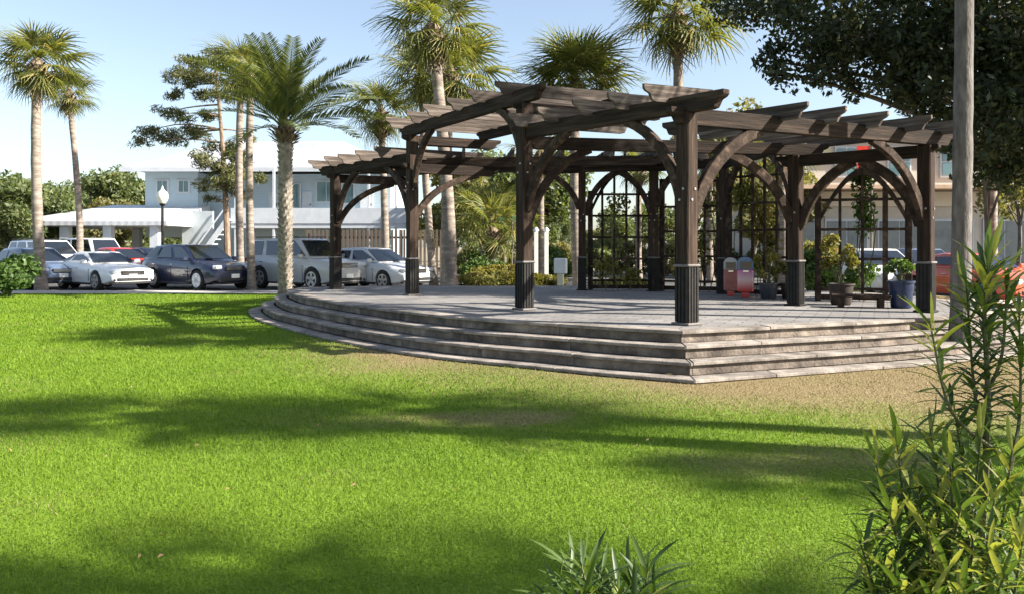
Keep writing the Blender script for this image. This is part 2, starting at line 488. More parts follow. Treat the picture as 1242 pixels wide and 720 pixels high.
grass = link('grass', np_mesh('grass', V.reshape(-1, 3), np.arange(3 * n).reshape(n, 3), grassmat(),
             {'dry': np.repeat(isdry, 3), 'rnd': np.repeat(rv, 3)}))
tag(grass, 'short green mown grass blades covering the lawn', 'grass', kind='stuff')

fl = rng.random((260, 2)); fx_ = -9 + 16 * fl[:, 0]; fy_ = 3.6 + 13 * fl[:, 1] ** 1.4
ok_ = ~inside(fx_, fy_); fx_, fy_ = fx_[ok_], fy_[ok_]; mb = MB()
for x_, y_ in zip(fx_, fy_):
    q = random.uniform(0, 6.28); l_ = random.uniform(.010, .022); c_, s_ = math.cos(q) * l_, math.sin(q) * l_; zl = .032 + random.uniform(0, .012)
    mb.add([(x_ - c_, y_ - s_, zl), (x_ - s_ * .4, y_ + c_ * .4, zl + .012), (x_ + c_, y_ + s_, zl + random.uniform(0, .02)), (x_ + s_ * .4, y_ - c_ * .4, zl + .004)], [(0, 1, 2), (0, 2, 3)])
lit = mb.build('leaf_litter', mat('dead_leaf', (.16, .09, .04), (.34, .23, .11), .8, 3))
tag(lit, 'scattered dry fallen leaves lying on the lawn', 'fallen leaves', kind='stuff')
sheet('pavement', [(-60, 26.0), (-5.6, 26.0), (-5.6, 27.4), (-60, 27.4)], 0.02, M['concrete'])
sheet('parking_lot', [(-90, 27.52), (3.0, 27.52), (3.0, 50), (-90, 50)], -0.012, M['asphalt'])
tag(MB().box((-33, 27.46, 0.0), (54, 0.12, 0.06)).build('kerb', M['kerb'], None, bevel=0.015), kind='structure')
sheet('path', [(-5.5, 21.0), (9, 20.6), (15, 17.2), (15, 23.0), (9, 24.6), (-5.5, 25.0)], 0.006, M['concrete'])
sheet('road', [(3.2, 27.0), (60, 15.0), (60, 30.0), (3.2, 42.0)], -0.012, M['asphalt'])
for k in range(9):      # bay lines of the angled parking
    x0 = -30 + k * 3.9
    a = Vector((x0 + 2.2, 27.9)); b = a + Vector((-.8, .6)) * 5.5; nrm = Vector((.6, .8)) * .05
    sheet('bay_line', [a - nrm, a + nrm, b + nrm, b - nrm], -0.008, M['paintline'])

# ------------------------------------------------------------------ the stage
stage = empty('stage', (2, 14, 0), 0, 'low grey stone stage with curved steps on the lawn under the pergola', 'stage')
SO = Vector((2, 14, 0))
def deckmat():
    m, nt, b, N, L = newmat('deck_paving')
    tc = N.new('ShaderNodeTexCoord'); mp = N.new('ShaderNodeMapping'); mp.inputs['Rotation'].default_value = (0, 0, R(24))
    L.new(tc.outputs['Object'], mp.inputs[0])
    br = N.new('ShaderNodeTexBrick'); br.inputs['Scale'].default_value = 1.0
    br.inputs['Brick Width'].default_value = 0.4; br.inputs['Row Height'].default_value = 0.2; br.inputs['Mortar Size'].default_value = 0.011
    br.inputs['Color1'].default_value = (0.16, 0.152, 0.147, 1); br.inputs['Color2'].default_value = (0.22, 0.208, 0.20, 1)
    br.inputs['Mortar'].default_value = (0.085, 0.08, 0.072, 1)
    L.new(mp.outputs[0], br.inputs['Vector'])
    nz = N.new('ShaderNodeTexNoise'); nz.inputs['Scale'].default_value = 1.2; nz.inputs['Detail'].default_value = 6
    L.new(tc.outputs['Object'], nz.inputs['Vector'])
    mr = N.new('ShaderNodeMapRange'); mr.inputs['From Min'].default_value = 0.3; mr.inputs['From Max'].default_value = 0.7
    mr.inputs['To Min'].default_value = 0.72; mr.inputs['To Max'].default_value = 1.2
    L.new(nz.outputs['Fac'], mr.inputs['Value'])
    hs = N.new('ShaderNodeHueSaturation'); L.new(br.outputs['Color'], hs.inputs['Color']); L.new(mr.outputs[0], hs.inputs['Value'])
    L.new(hs.outputs[0], b.inputs['Base Color']); b.inputs['Roughness'].default_value = 0.85
    bp = N.new('ShaderNodeBump'); bp.inputs['Strength'].default_value = 0.3; bp.inputs['Distance'].default_value = 0.01; bp.invert = True
    L.new(br.outputs['Fac'], bp.inputs['Height']); L.new(bp.outputs[0], b.inputs['Normal'])
    return m
inner = offset(outline, -0.30)
MB(SO).prism(inner, 0.0, DECK - 0.004).build('deck', deckmat(), stage)
levels = [(0.0, DECK, 0.145), (0.28, DECK - 0.145, 0.145), (0.56, DECK - 0.29, 0.145), (0.84, DECK - 0.435, 0.075)]
for li, (off, zt, hgt_) in enumerate(levels):
    outer = offset(outline, off); inn = offset(outline, off - 0.30 if li == 0 else off - 0.275)
    pairs = list(zip(outer, inn)); pairs.append(pairs[0])
    # walk the outline and cut it into blocks of about 0.9 m
    run = [pairs[0]]; acc = 0; target = 1.3 + 0.5 * random.random()
    blocks = []
    for (a0, a1), (b0, b1) in zip(pairs[:-1], pairs[1:]):
        L_ = (b0 - a0).length; t0 = 0.0
        while acc + (1 - t0) * L_ >= target and L_ > 0:
            t = t0 + (target - acc) / L_
            q = (a0.lerp(b0, t), a1.lerp(b1, t)); run.append(q); blocks.append(run); run = [q]; acc = 0; t0 = t
            target = 1.3 + 0.5 * random.random()
        acc += (1 - t0) * L_; run.append((b0, b1))
    blocks.append(run)
    for r_ in blocks:
        r_ = [q for i, q in enumerate(r_) if i == 0 or (q[0] - r_[i - 1][0]).length > 0.01]
        if len(r_) < 2: continue
        # joint gap
        def shrink(p, q, g=0.003):
            out_ = []
            for k in (0, 1):
                v = q[k] - p[k]
                out_.append(p[k] + v * min(0.3, g / max(v.length, 1e-6)))
            return tuple(out_)
        r_ = [shrink(r_[0], r_[1])] + r_[1:-1] + [shrink(r_[-1], r_[-2])]
        jz = random.uniform(-0.003, 0.003)
        nose = 0.018
        # riser stone and the thin tread slab over it
        poly = [q[0] for q in r_] + [q[1] for q in r_[::-1]]
        cen = sum((p for p in poly), Vector((0, 0))) / len(poly)
        inpoly = [q[0].lerp(q[1], 0.15) for q in r_] + [q[1] for q in r_[::-1]]
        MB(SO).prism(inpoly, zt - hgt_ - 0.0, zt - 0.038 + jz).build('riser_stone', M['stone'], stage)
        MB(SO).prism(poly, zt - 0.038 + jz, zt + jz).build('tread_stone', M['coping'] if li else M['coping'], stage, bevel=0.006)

# ------------------------------------------------------------------ the pergola
P = {1: dk(833, 393), 2: dk(636, 375), 3: dk(500, 358), 4: dk(407, 350.5), 5: dk(965, 370), 6: dk(1123, 378),
     7: dk(706, 352), 8: dk(793, 353), 9: dk(878, 356)}
PO = Vector((1.5, 15, DECK))
perg = empty('pergola', PO, 0, 'dark weathered timber pergola with arched braces standing on the stone stage', 'pergola')
LOW, HIGH = 2.72, 3.30
tops = {1: LOW, 2: HIGH, 3: HIGH, 4: LOW, 5: LOW - .16, 6: LOW - .16, 7: LOW, 8: LOW, 9: LOW}
def arm_angle(i):
    nb = {1: 2, 2: 1, 3: 2, 4: 3, 5: 6, 6: 5, 7: 4, 8: 3, 9: 8}[i]
    v = P[nb] - P[i]; return math.atan2(v.y, v.x)
def wave_post(w, h):
    mb = MB(); return mb
for i, p in P.items():
    w = 0.205 if i < 7 else 0.17
    rz = arm_angle(i)
    mb = MB(PO); mb.box(p + Vector((0, 0, tops[i] / 2)), (w, w, tops[i]), rz=rz)
    post = mb.build('post', M['post'], perg, bevel=0.015)
    for zb_ in (tops[i] - 1.12, tops[i] - .98):
        for side in range(4):
            m3 = Matrix.Rotation(rz + side * math.pi / 2, 3, 'Z')
            MB(PO).box(p + m3 @ Vector((w / 2 + .004, .03 if zb_ > tops[i] - 1 else -.03, 0)) + Vector((0, 0, zb_)), (.018, .028, .028), m3).build('bolt', M['bolt'], post)
    mb = MB(PO); s = w + 0.035
    mb.box(p + Vector((0, 0, 0.385)), (s - 0.03, s - 0.03, 0.69), rz=rz)
    m3 = Matrix.Rotation(rz, 3, 'Z')
    for side in range(4):
        q = Matrix.Rotation(side * math.pi / 2, 3, 'Z')
        for k in (-1.5, -0.5, 0.5, 1.5):
            mb.box(p + m3 @ q @ Vector((s / 2 - 0.008, k * s / 4.4, 0)) + Vector((0, 0, 0.385)), (0.008, s / 4.4 - 0.022, 0.69), m3 @ q)
    sl = mb.build('base_sleeve', M['sleeve'], post)
    mb = MB(PO); mb.box(p + Vector((0, 0, 0.755)), (s + 0.02, s + 0.02, 0.035), rz=rz)
    mb.build('band', M['band'], post, bevel=0.012)
    mb = MB(PO); mb.box(p + Vector((0, 0, 0.015)), (s + 0.05, s + 0.05, 0.03), rz=rz)
    mb.build('foot_plate', M['band'] if i in (1, 2, 3) else M['sleeve'], post, bevel=0.008)

def tail_board(mb, a, b, h, th, cut=0.16):
    """a board on edge from a to b (its bottom line) with scalloped, undercut ends"""
    a, b = Vector(a), Vector(b); L_ = (b - a).length; x = (b - a) / L_
    def end(s):
        # profile of an end, from the bottom to the top, s = distance from the end
        return [(cut * 1.35, 0), (cut * 0.95, 0.06 * h), (cut * 0.75, 0.30 * h), (cut * 0.62, 0.48 * h), (cut * 0.2, 0.60 * h), (0.0, 0.74 * h), (0.0, h)]
    e = end(0)
    prof = [(s_, z) for s_, z in e[::-1]] + [(L_ - s_, z) for s_, z in e]
    y = Vector((0, 0, 1)).cross(x).normalized(); zv = x.cross(y)
    loc = a - mb.org; mb.org = Vector((0, 0, 0))
    mb.extrude([Vector((s_, -th / 2, z)) for s_, z in prof], (0, th, 0))
    mb.M = Matrix.Translation(loc) @ Matrix((x, y, zv)).transposed().to_4x4()
    return mb

def beam(i, j, z, h=0.25, th=0.13, ov=0.5, ov2=None, side=0.0):
    a = P[i].copy(); b = P[j].copy(); d = (b - a).normalized(); n_ = Vector((-d.y, d.x, 0)) * side
    a = a - d * ov + n_; b = b + d * (ov if ov2 is None else ov2) + n_
    a.z = b.z = DECK + z
    return tail_board(MB(PO), a, b, h, th).build('beam', M['beam'], perg, bevel=0.008)

def brace(i, j, ztop, run=1.05, drop=1.15, w=0.13, th=0.10, bow=0.16, side=0.0):
    p = P[i]; d = (P[j] - p); d.z = 0; d.normalize(); n_ = Vector((-d.y, d.x, 0))
    pw = 0.10 if i < 7 else 0.085
    A = Vector((pw - 0.02, ztop - drop)); B = Vector((run, ztop + 0.02))
    c = Vector((A.x + 0.26 * (B.x - A.x) - bow * 0.2, B.y - 0.28 * (B.y - A.y) + bow * 0.2))
    outr = []; inr = []
    N_ = 9
    for k in range(N_):
        t = k / (N_ - 1)
        q = A * (1 - t) ** 2 + c * 2 * t * (1 - t) + B * t * t
        tg = ((c - A) * (1 - t) + (B - c) * t).normalized()
        nn = Vector((-tg.y, tg.x))
        outr.append(q + nn * w / 2); inr.append(q - nn * w / 2)
    poly = outr + inr[::-1]
    pts = [p + d * q.x + Vector((0, 0, q.y)) + n_ * (side - th / 2) for q in poly]
    return MB(PO).extrude(pts, n_ * th).build('brace', M['wood'], perg, bevel=0.01)

tail = tail_board
def free_beam(a, b, z, h=0.22, th=0.11, ov=0.4, ov2=None):
    a, b = Vector(a), Vector(b); d = (b - a); d.z = 0; d.normalize()
    a = a - d * ov; b = b + d * (ov if ov2 is None else ov2); a.z = b.z = DECK + z
    return tail_board(MB(PO), a, b, h, th).build('beam', M['beam'], perg, bevel=0.008)
def strip(i, j, z, inward, ts, width=1.65, h=0.22, ov=.5, ov2=.5, lens=None, arms=(), ovf=.42):
    """a narrow slatted roof: a beam over two posts, a second beam inside it, boards on edge across both"""
    inward = Vector((*inward, 0)).normalized(); A_, B_ = P[i], P[j]
    free_beam(A_, B_, z, h, .13, ov, ov2)
    if width: free_beam(A_ + inward * width, B_ + inward * width, z, h * .9, .10, ov * .6, ov2 * .6)
    for k in arms: free_beam(P[k], P[k] + inward * width, z - .20, .20, .12, .22, .35)
    for n_, t in enumerate(ts):
        a = A_.lerp(B_, t); L_ = width + .5 if lens is None else lens[n_]
        b = a + inward * (L_ + random.uniform(-.08, .08)); a = a - inward * (ovf + random.uniform(-.05, .05))
        zz_ = DECK + z + h - .055
        a.z = zz_ + random.uniform(-.008, .008); b.z = zz_ + random.uniform(-.008, .008)
        tail_board(MB(PO), a, b, .215 * random.uniform(.94, 1.06), .05, .14).build('rafter', M['rafter'], perg)
strip(4, 3, LOW, (.88, .47), [-.17, .07, .31, .55, .80], ov=.75, ov2=.1, arms=(4, 3))
strip(3, 2, HIGH, (.90, .43), [-.06, .14, .34, .54, .74, .94], ov=.55, ov2=.55, arms=(3, 2))
strip(2, 1, LOW, (.90, .43), [.05, .27, .49, .71, .92], ov=.25, ov2=.62, width=0, lens=[1.9, 1.6, 1.3, 1.0, .7])
# right-hand strip: outer beam from the corner post, inner beam from the second post
strip(1, 6, LOW - .16, (-.62, .78), [.34, .52, .70, .88, 1.06], ov=.3, ov2=.6, width=0, lens=[2.1, 2.3, 2.4, 2.45, 2.4], h=.22)
beam(2, 5, LOW - 0.16, 0.2, ov=0.0, ov2=0.6)
# end beam and the back row
beam(6, 5, LOW - .35, 0.19, ov=0.2, ov2=0.35)
beam(7, 8, LOW, 0.2, ov=0.5, ov2=0.4); beam(8, 9, LOW - .02, 0.2, ov=0.3, ov2=0.3); beam(9, 5, LOW - .04, 0.2, ov=0.3, ov2=0.1)
for t in (.0, .3, .6, .9):
    a = P[7].lerp(P[8], t) + Vector((-.1, -.75, 0)); b = P[7].lerp(P[8], t) + Vector((.1, .75, 0)); a.z = b.z = DECK + LOW + .16
    tail_board(MB(PO), a, b, .2, .06, .12).build('rafter', M['rafter'], perg)
for t in (.1, .4, .7):
    a = P[8].lerp(P[9], t) + Vector((-.3, -.75, 0)); b = P[8].lerp(P[9], t) + Vector((.3, .75, 0)); a.z = b.z = DECK + LOW + .14
    tail_board(MB(PO), a, b, .2, .06, .12).build('rafter', M['rafter'], perg)
# the low roof carries on behind the front row to the back posts
beam(4, 7, LOW + .01, .21, ov=.1, ov2=1.6)
off_ = Vector((.12, -1.45, 0))
free_beam(P[4].lerp(P[7], .30) + off_, P[7] + off_, LOW + .01, .2, .1, .3, 1.5)
for t in (.34, .52, .70, .88, 1.06, 1.22):
    a = P[4].lerp(P[7], t) + off_ * 1.3; b = P[4].lerp(P[7], t) - off_ * .35; a.z = b.z = DECK + LOW + .165
    tail_board(MB(PO), a, b, .2, .06, .12).build('rafter', M['rafter'], perg)
def vbrace(i, dirv, ztop, **kw):
    P[99] = P[i] + Vector((*dirv, 0)) * 3; brace(i, 99, ztop, **kw); del P[99]
for a_, b_, z_, kw in [(4, 3, LOW, {}), (3, 4, LOW, {}), (3, 2, HIGH, dict(run=1.0, drop=1.1)), (2, 3, HIGH, dict(run=0.85, drop=0.85)),
                       (2, 1, LOW, {}), (1, 2, LOW, {}), (1, 6, LOW - .16, dict(run=1.25, drop=1.2, w=.155)), (6, 1, LOW - .16, dict(run=1.2)),
                       (2, 5, LOW - .16, dict(run=1.1)), (5, 2, LOW - .16, dict(run=1.3, drop=1.15, w=.155)),
                       (6, 5, LOW - .35, dict(run=1.0, drop=1.05, w=.155)), (5, 6, LOW - .35, dict(run=1.0, drop=1.05, w=.155)),
                       (7, 8, LOW, dict(run=.85, drop=1.0)), (8, 7, LOW, dict(run=.85, drop=1.0)), (8, 9, LOW - .02, dict(run=.7, drop=.8)), (9, 5, LOW - .04, dict(run=.9)), (5, 9, LOW - .04, {})]:
    brace(a_, b_, z_, **kw)
vbrace(4, (.88, .47), LOW - .2, run=1.45, drop=.95); vbrace(3, (.88, .47), LOW - .2, run=1.5, drop=.9); vbrace(7, (-.9, .1), LOW, run=.9, drop=.85)
free_beam(P[7] + Vector((-1.3, .14, 0)), P[7], LOW - .02, .18, .1, .1, .1)
# ------------------------------------------------------------------ lattice screens at the back of the stage
def lattice(p0, p1, h, cols, rows, label, arch=True, thick=None):
    p0, p1 = Vector(p0), Vector(p1)
    org = (p0 + p1) / 2
    root = empty('lattice_screen', org, 0, label, 'trellis')
    d = (p1 - p0); W = d.length; d.normalize(); up = Vector((0, 0, 1)); nrm = Vector((-d.y, d.x, 0))
    pw = 0.11
    for s_ in (0, 1):
        c = p0 + d * (W * s_)
        MB(org).box(c + up * (h - 0.45) / 2, (pw, pw, h - 0.45), rz=math.atan2(d.y, d.x)).build('post', M['wood'], root, bevel=0.01)
    def ztop(x):       # gothic arch
        if not arch: return h
        t = abs(x / W - 0.5) * 2
        return h - 0.95 * t ** 1.75
    if arch:
        for s_ in (-1, 1):
            out_, inn_ = [], []
            for k in range(9):
                x = W / 2 + s_ * W / 2 * k / 8
                out_.append(p0 + d * x + up * (ztop(x) + 0.06)); inn_.append(p0 + d * x + up * (ztop(x) - 0.07))
            MB(org).extrude([q - nrm * .05 for q in out_ + inn_[::-1]], nrm * .10).build('arch', M['wood'], root)
    for k in range(1, cols):
        x = W * k / cols; t_ = 0.05 if not (thick and k in thick) else 0.085
        MB(org).box(p0 + d * x + up * (ztop(x) + 0.1) / 2 + nrm * .02, (t_, t_, ztop(x) - 0.14), rz=math.atan2(d.y, d.x)).build('upright', M['wood'], root)
    for k in range(rows):
        z = 0.22 + (h - 0.75) * k / (rows - 1)
        MB(org).box(p0 + d * W / 2 + up * z - nrm * .014, (W, 0.04, 0.05), rz=math.atan2(d.y, d.x)).build('cross_bar', M['wood'], root)
    MB(org).box(p0 + d * W / 2 + up * .07, (W - pw - .01, 0.1, 0.09), rz=math.atan2(d.y, d.x)).build('bottom_rail', M['wood'], root)
    return root
lattice(dk(716, 351.5), dk(789, 351.5), 2.75, 5, 5, 'arched timber lattice screen with fine square grid beside the hedge and path')
lattice(dk(803, 352.5), dk(872, 354), 3.0, 4, 5, 'flat-topped timber lattice screen behind the tall corner post', arch=False)
lattice(dk(884, 356.5), dk(957, 359.5), 3.0, 5, 5, 'flat-topped timber lattice screen hung with olive vine near the red cabinets', arch=False)
lattice(dk(992, 364), dk(1102, 366), 2.4, 4, 4, 'arched timber lattice screen with wide openings above the bench', thick=(3,))

# ------------------------------------------------------------------ leaves and trees
def leaf_cloud(clumps, n_, size, flat=0.0, seed=1, elong=2.0, attr_bias=None):
    """n_ leaf-sized bent quads spread through ellipsoid clumps (centre, radii)"""
    r = np.random.default_rng(seed)
    C = np.array([c for c, _ in clumps], float); Rr = np.array([q for _, q in clumps], float)
    vol = Rr.prod(1) ** (2 / 3); w = vol / vol.sum()
    ci = r.choice(len(clumps), n_, p=w)
    dirs = r.normal(size=(n_, 3)); dirs /= np.linalg.norm(dirs, axis=1)[:, None]
    rad = r.random(n_) ** 0.45
    pos = C[ci] + dirs * Rr[ci] * rad[:, None]
    a = r.normal(size=(n_, 3)); a[:, 2] *= (1 - flat); a /= np.linalg.norm(a, axis=1)[:, None]
    b = np.cross(a, r.normal(size=(n_, 3))); b /= np.linalg.norm(b, axis=1)[:, None]
    c = np.cross(a, b)
    s = size * (0.6 + 0.8 * r.random(n_))[:, None]
    A = a * s; B = b * s / elong
    V = np.stack([pos - A, pos + B + c * s * .12, pos + A, pos - B + c * s * .12], 1).reshape(-1, 3)
    rnd = np.clip(0.55 * r.random(n_) + 0.45 * r.random(len(clumps))[ci], 0, 1)
    return V, np.arange(4 * n_).reshape(n_, 4), np.repeat(rnd, 4)

def cloud_mesh(name, clumps, n_, size, m, seed=1, flat=0.0, elong=2.0):
    V, Q, r = leaf_cloud(clumps, n_, size, flat, seed, elong)
    return np_mesh(name, V, None, m, {'rnd': r}, quads=Q)

def crown_clumps(n_, rx, rz, cz, seed, rmin=.28, rmax=.5, shell=0.55):
    r = random.Random(seed); out = []
    for _ in range(n_):
        while True:
            p = Vector((r.uniform(-1, 1), r.uniform(-1, 1), r.uniform(-1, 1)))
            if shell * .6 < p.length < 1: break
        s = r.uniform(rmin, rmax)
        out.append(((p.x * rx * .8, p.y * rx * .8, cz + p.z * rz * .8), (s * rx, s * rx, s * rz * .8)))
    return out

def limb_pts(a, b, sag, n_=6, r=random):
    a, b = Vector(a), Vector(b); L_ = (b - a).length
    j = Vector((r.uniform(-1, 1), r.uniform(-1, 1), r.uniform(-.3, .6))) * L_ * .10
    return [a.lerp(b, t) + j * math.sin(math.pi * t) + Vector((0, 0, sag * math.sin(math.pi * t))) for t in [k / n_ for k in range(n_ + 1)]]

TREE = {}
def tree_meshes(key, h, rx, rz, nclump, nleaf, size, leaf, bark, seed, trunk_r=0.16, lean=0.3, flat=0.0, elong=2.0, rmin=.28, rmax=.5):
    if key in TREE: return TREE[key]
    cz = h - rz
    cl = crown_clumps(nclump, rx, rz, cz, seed, rmin, rmax)
    r = random.Random(seed + 5)
    mb = MB(); top = Vector((r.uniform(-lean, lean), r.uniform(-lean, lean), cz - rz * .15))
    pts = limb_pts((0, 0, -0.1), top, 0, 6, r)
    mb.tube(pts, [trunk_r * (1.35 if k == 0 else 1) * (1 - .5 * k / 6) for k in range(7)], 8)
    for c, q in cl[::2]:
        st = pts[r.randint(3, 5)]
        lp = limb_pts(st, c, 0.1, 5, r)
        mb.tube(lp, [trunk_r * .42 * (1 - .85 * k / 5) + .008 for k in range(6)], 5)
    TREE[key] = (mb.mesh('trunk', bark, True), cloud_mesh('crown', cl, nleaf, size, leaf, seed, flat, elong))
    return TREE[key]
def put_tree(name, label, cat, key, loc, rz=0, s=1.0, group=None, sz=None):
    tm, cm = TREE[key]
    root = empty(name, loc, rz, label, cat, group); root.scale = (s, s, sz or s)
    link('trunk', tm, root); link('crown', cm, root)
    return root

# --- sabal palms
def sabal_frond(seed, pet=0.85, blade=0.95, nseg=24):
    r = random.Random(seed); V = []; Q = []; A = []
    def quad(p): 
        b = len(V); V.extend(p); Q.append((b, b + 1, b + 2, b + 3))
    # petiole, slightly arched, along +X
    tip = Vector((pet, 0, -0.06))
    for k in range(3):
        t0, t1 = k / 3, (k + 1) / 3
        p0 = Vector((pet * t0, 0, .10 * math.sin(math.pi * t0) - .06 * t0)); p1 = Vector((pet * t1, 0, .10 * math.sin(math.pi * t1) - .06 * t1))
        for sy in (-1, 1):
            w = Vector((0, .016 * sy, .010))
            quad([p0, p0 + w, p1 + w, p1])
    na = len(V); A += [0.8] * na
    for s_ in range(nseg):
        u_ = -1 + 2 * s_ / (nseg - 1)
        ang = u_ * R(128)
        L_ = blade * (1 - 0.30 * abs(u_) ** 2) * r.uniform(.88, 1.08)
        # base runs along the costa, which bends down
        base = tip + Vector((0.30 * (1 - abs(u_)) * blade * .8, 0, -0.10 * (1 - abs(u_))))
        dr = Vector((math.cos(ang), math.sin(ang), 0.22 - 0.28 * abs(u_) + r.uniform(-.06, .06)))
        dr.normalize(); side = Vector((-math.sin(ang), math.cos(ang), 0)) * (blade * .055)
        v_ = r.random()
        pts = []
        for k in range(4):
            t = k / 3
            q = base + dr * L_ * t + Vector((0, 0, -0.75 * L_ * t ** 2.2 * (0.6 + .4 * r.random())))
            wd = [0.35, 1.0, 0.62, 0.03][k]
            pts.append((q - side * wd * .5 + Vector((0, 0, .012)), q + side * wd * .5))
        for k in range(3):
            quad([pts[k][0], pts[k][1], pts[k + 1][1], pts[k + 1][0]]); A += [v_] * 4
    return np_mesh('frond', np.array([tuple(p) for p in V]), None, M['sabal'], {'rnd': A}, quads=np.array(Q))
SABAL = [sabal_frond(s) for s in range(4)]
DEADF = sabal_frond(9, 0.8, 0.7, 14); DEADF.materials[0] = M['boot']

def boots_mesh(r0, h, seed, n_=64):
    r = random.Random(seed); mb = MB()
    prof = [(r0 * .9, -h), (r0 * 1.5, -h * .72), (r0 * 2.1, -h * .35), (r0 * 1.7, 0.05), (r0 * .8, .28), (.03, .45)]
    mb.lathe(prof, n=10)
    for k in range(n_):
        q = k * 2.39996; z = -h * .92 + (h * .95) * k / n_
        rr = r0 * (1.25 + 1.05 * math.sin(math.pi * min(1, (k + 4) / n_)) ** .7)
        a = Vector((math.cos(q) * rr * .8, math.sin(q) * rr * .8, z))
        dr = Vector((math.cos(q), math.sin(q), r.uniform(.35, 1.0))).normalized()
        L_ = r.uniform(.18, .38)
        sd = Vector((-math.sin(q), math.cos(q), 0)) * .05
        mb.add([a - sd, a + sd, a + dr * L_ + sd * .6, a + dr * L_ - sd * .6, a + dr * L_ * .5 + Vector((0, 0, .04))],
               [(0, 1, 4), (1, 2, 4), (2, 3, 4), (3, 0, 4)])
    return mb.mesh('crown', M['boot'])

M['trunkgrey'] = mat('grey_palm_bark', (0.075, 0.066, 0.06), (0.19, 0.17, 0.155), 0.9, 6, (1.6, 1.6, .5), 0.6, c3=(0.13, 0.115, 0.105), bscale=22)
def trunk_mesh(pts, r0, r1, n_=12, rings=34, seed=0):
    r = random.Random(seed)
    pts = [Vector(p) for p in pts]
    path = [Vector(p) for p in catmull3(pts, 10)]
    m_ = len(path); rad = []
    for k in range(m_):
        t = k / (m_ - 1)
        rad.append((r0 + (r1 - r0) * t) * (1 + .35 * max(0, 1 - t * 12)) * (1 + r.uniform(-.04, .04)))
    mb = MB(); mb.tube(path, rad, n_)
    return mb.mesh('trunk', M['trunkgrey'] if seed == 10 else M['trunk'], True)
def catmull3(pts, n_): return catmull(pts, n_)

def sabal(px, d, crown_py, label, dx_base=0.0, r=0.17, s=1.0, nf=34, seed=0, group=None, shag=0.25, wx=None, dead=2, wy=None, zbase=0.0, up=80, down=-52):
    rr = random.Random(seed)
    x = at(px, d) if wx is None else wx; y = d
    top = zat(crown_py, d) if wy is None else wy
    root = empty('palm_tree', (x + dx_base, y, zbase), 0, label, 'palm tree', group)
    hgt_ = top - zbase
    bend = rr.uniform(-.12, .12)
    pts = [(0, 0, -.1), (-dx_base * .3 + bend, 0, hgt_ * .33), (-dx_base * .68 + bend, 0, hgt_ * .66), (-dx_base, 0, hgt_)]
    link('trunk', trunk_mesh(pts, r, r * .82, seed=seed), root)
    cr = link('crown', boots_mesh(r * .95, 0.75 * s + shag, seed), root)
    cr.location = (-dx_base, 0, hgt_)
    for k in range(nf):
        t = (k + .5) / nf
        el = R(up + (down - up) * t + rr.uniform(-9, 9)); az_ = k * 2.39996 + rr.uniform(-.25, .25)
        f = link('frond', SABAL[k % 4], cr)
        L_ = s * rr.uniform(.9, 1.1) * (0.78 + .3 * math.sin(math.pi * min(1, t * 1.2)))
        f.rotation_euler = (rr.uniform(-.35, .35), -el, az_); f.scale = (L_, L_, L_)
        f.location = (0, 0, .16 * (1 - t))
    for k in range(dead):
        f = link('dead_frond', DEADF, cr); f.rotation_euler = (rr.uniform(-.4, .4), R(68), rr.uniform(0, 6.28)); f.scale = (s * .8,) * 3
        f.location = (0, 0, -.2)
    return root

sabal(45, 28.0, 82, 'tall cabbage palm with shaggy brown boots, taller of the pair by the white coupe', dx_base=0.15, r=.18, s=.92, nf=44, seed=1)
sabal(84, 37.0, 118, 'shorter cabbage palm with slim leaning trunk behind the tall palm by the coupe', dx_base=0.5, r=.15, s=.75, nf=34, seed=2)
sabal(292, 36.0, 92, 'cabbage palm whose crown sits behind the feathery date palm', dx_base=0.0, r=.17, s=1.0, nf=38, seed=3)
sabal(304, 28.4, 96, 'cabbage palm with smooth grey trunk beside the date palm and navy car', dx_base=0.05, r=.14, s=.5, nf=22, seed=4)
sabal(462, 33.0, 140, 'cabbage palm behind the wooden picket fence and silver sedan', dx_base=0.2, r=.16, s=.95, nf=36, seed=5)
sabal(525, 24.0, 38, 'very tall cabbage palm rising above the high pergola roof', dx_base=0.55, r=.19, s=.92, nf=42, seed=6, shag=.5)
sabal(546, 29.0, 92, 'cabbage palm with dense crown just behind the very tall palm', dx_base=-0.15, r=.18, s=1.12, nf=44, seed=7)
sabal(512, 31.0, 96, 'cabbage palm half hidden behind the very tall palm', dx_base=.45, r=.15, s=.95, nf=30, seed=18)
sabal(698, 27.0, 106, 'round full-crowned cabbage palm behind the middle of the pergola', dx_base=0.1, r=.18, s=1.08, nf=64, seed=8, dead=0, down=-22)
sabal(822, 25.0, 22, 'tall cabbage palm with shaggy boots behind the corner post', dx_base=0.1, r=.17, s=1.15, nf=42, seed=9, shag=.35)
sabal(1170, 11.4, 0, 'palm with bare grey trunk beside the right end of the stage', dx_base=-0.07, r=.135, s=1.1, nf=34, seed=10, wy=7.3)
# palms to the right of the view; their crowns throw the shade on the lawn
for lx_, ly_, lz_, sc_, nf_, lb_ in [(7.6, 4.75, 7.0, .75, 22, 'leaning palm on the lawn beyond the right end of the steps'), (9.9, 4.95, 6.9, .82, 22, 'upright palm on the lawn east of the stage steps'),
                                     (9.4, 0.95, 6.9, .7, 20, 'stout palm near the shrubs at the lawn edge'),
                                     (12.7, 3.0, 7.0, .5, 20, 'small-crowned palm near the shrubs at the lawn edge'), (11.4, 0.65, 7.0, .7, 20, 'slim palm near the shrubs at the lawn edge')]:
    sabal(0, ly_, 0, lb_, wx=lx_, wy=lz_, dx_base=.1, s=sc_, nf=nf_, seed=int(lx_ * 10))
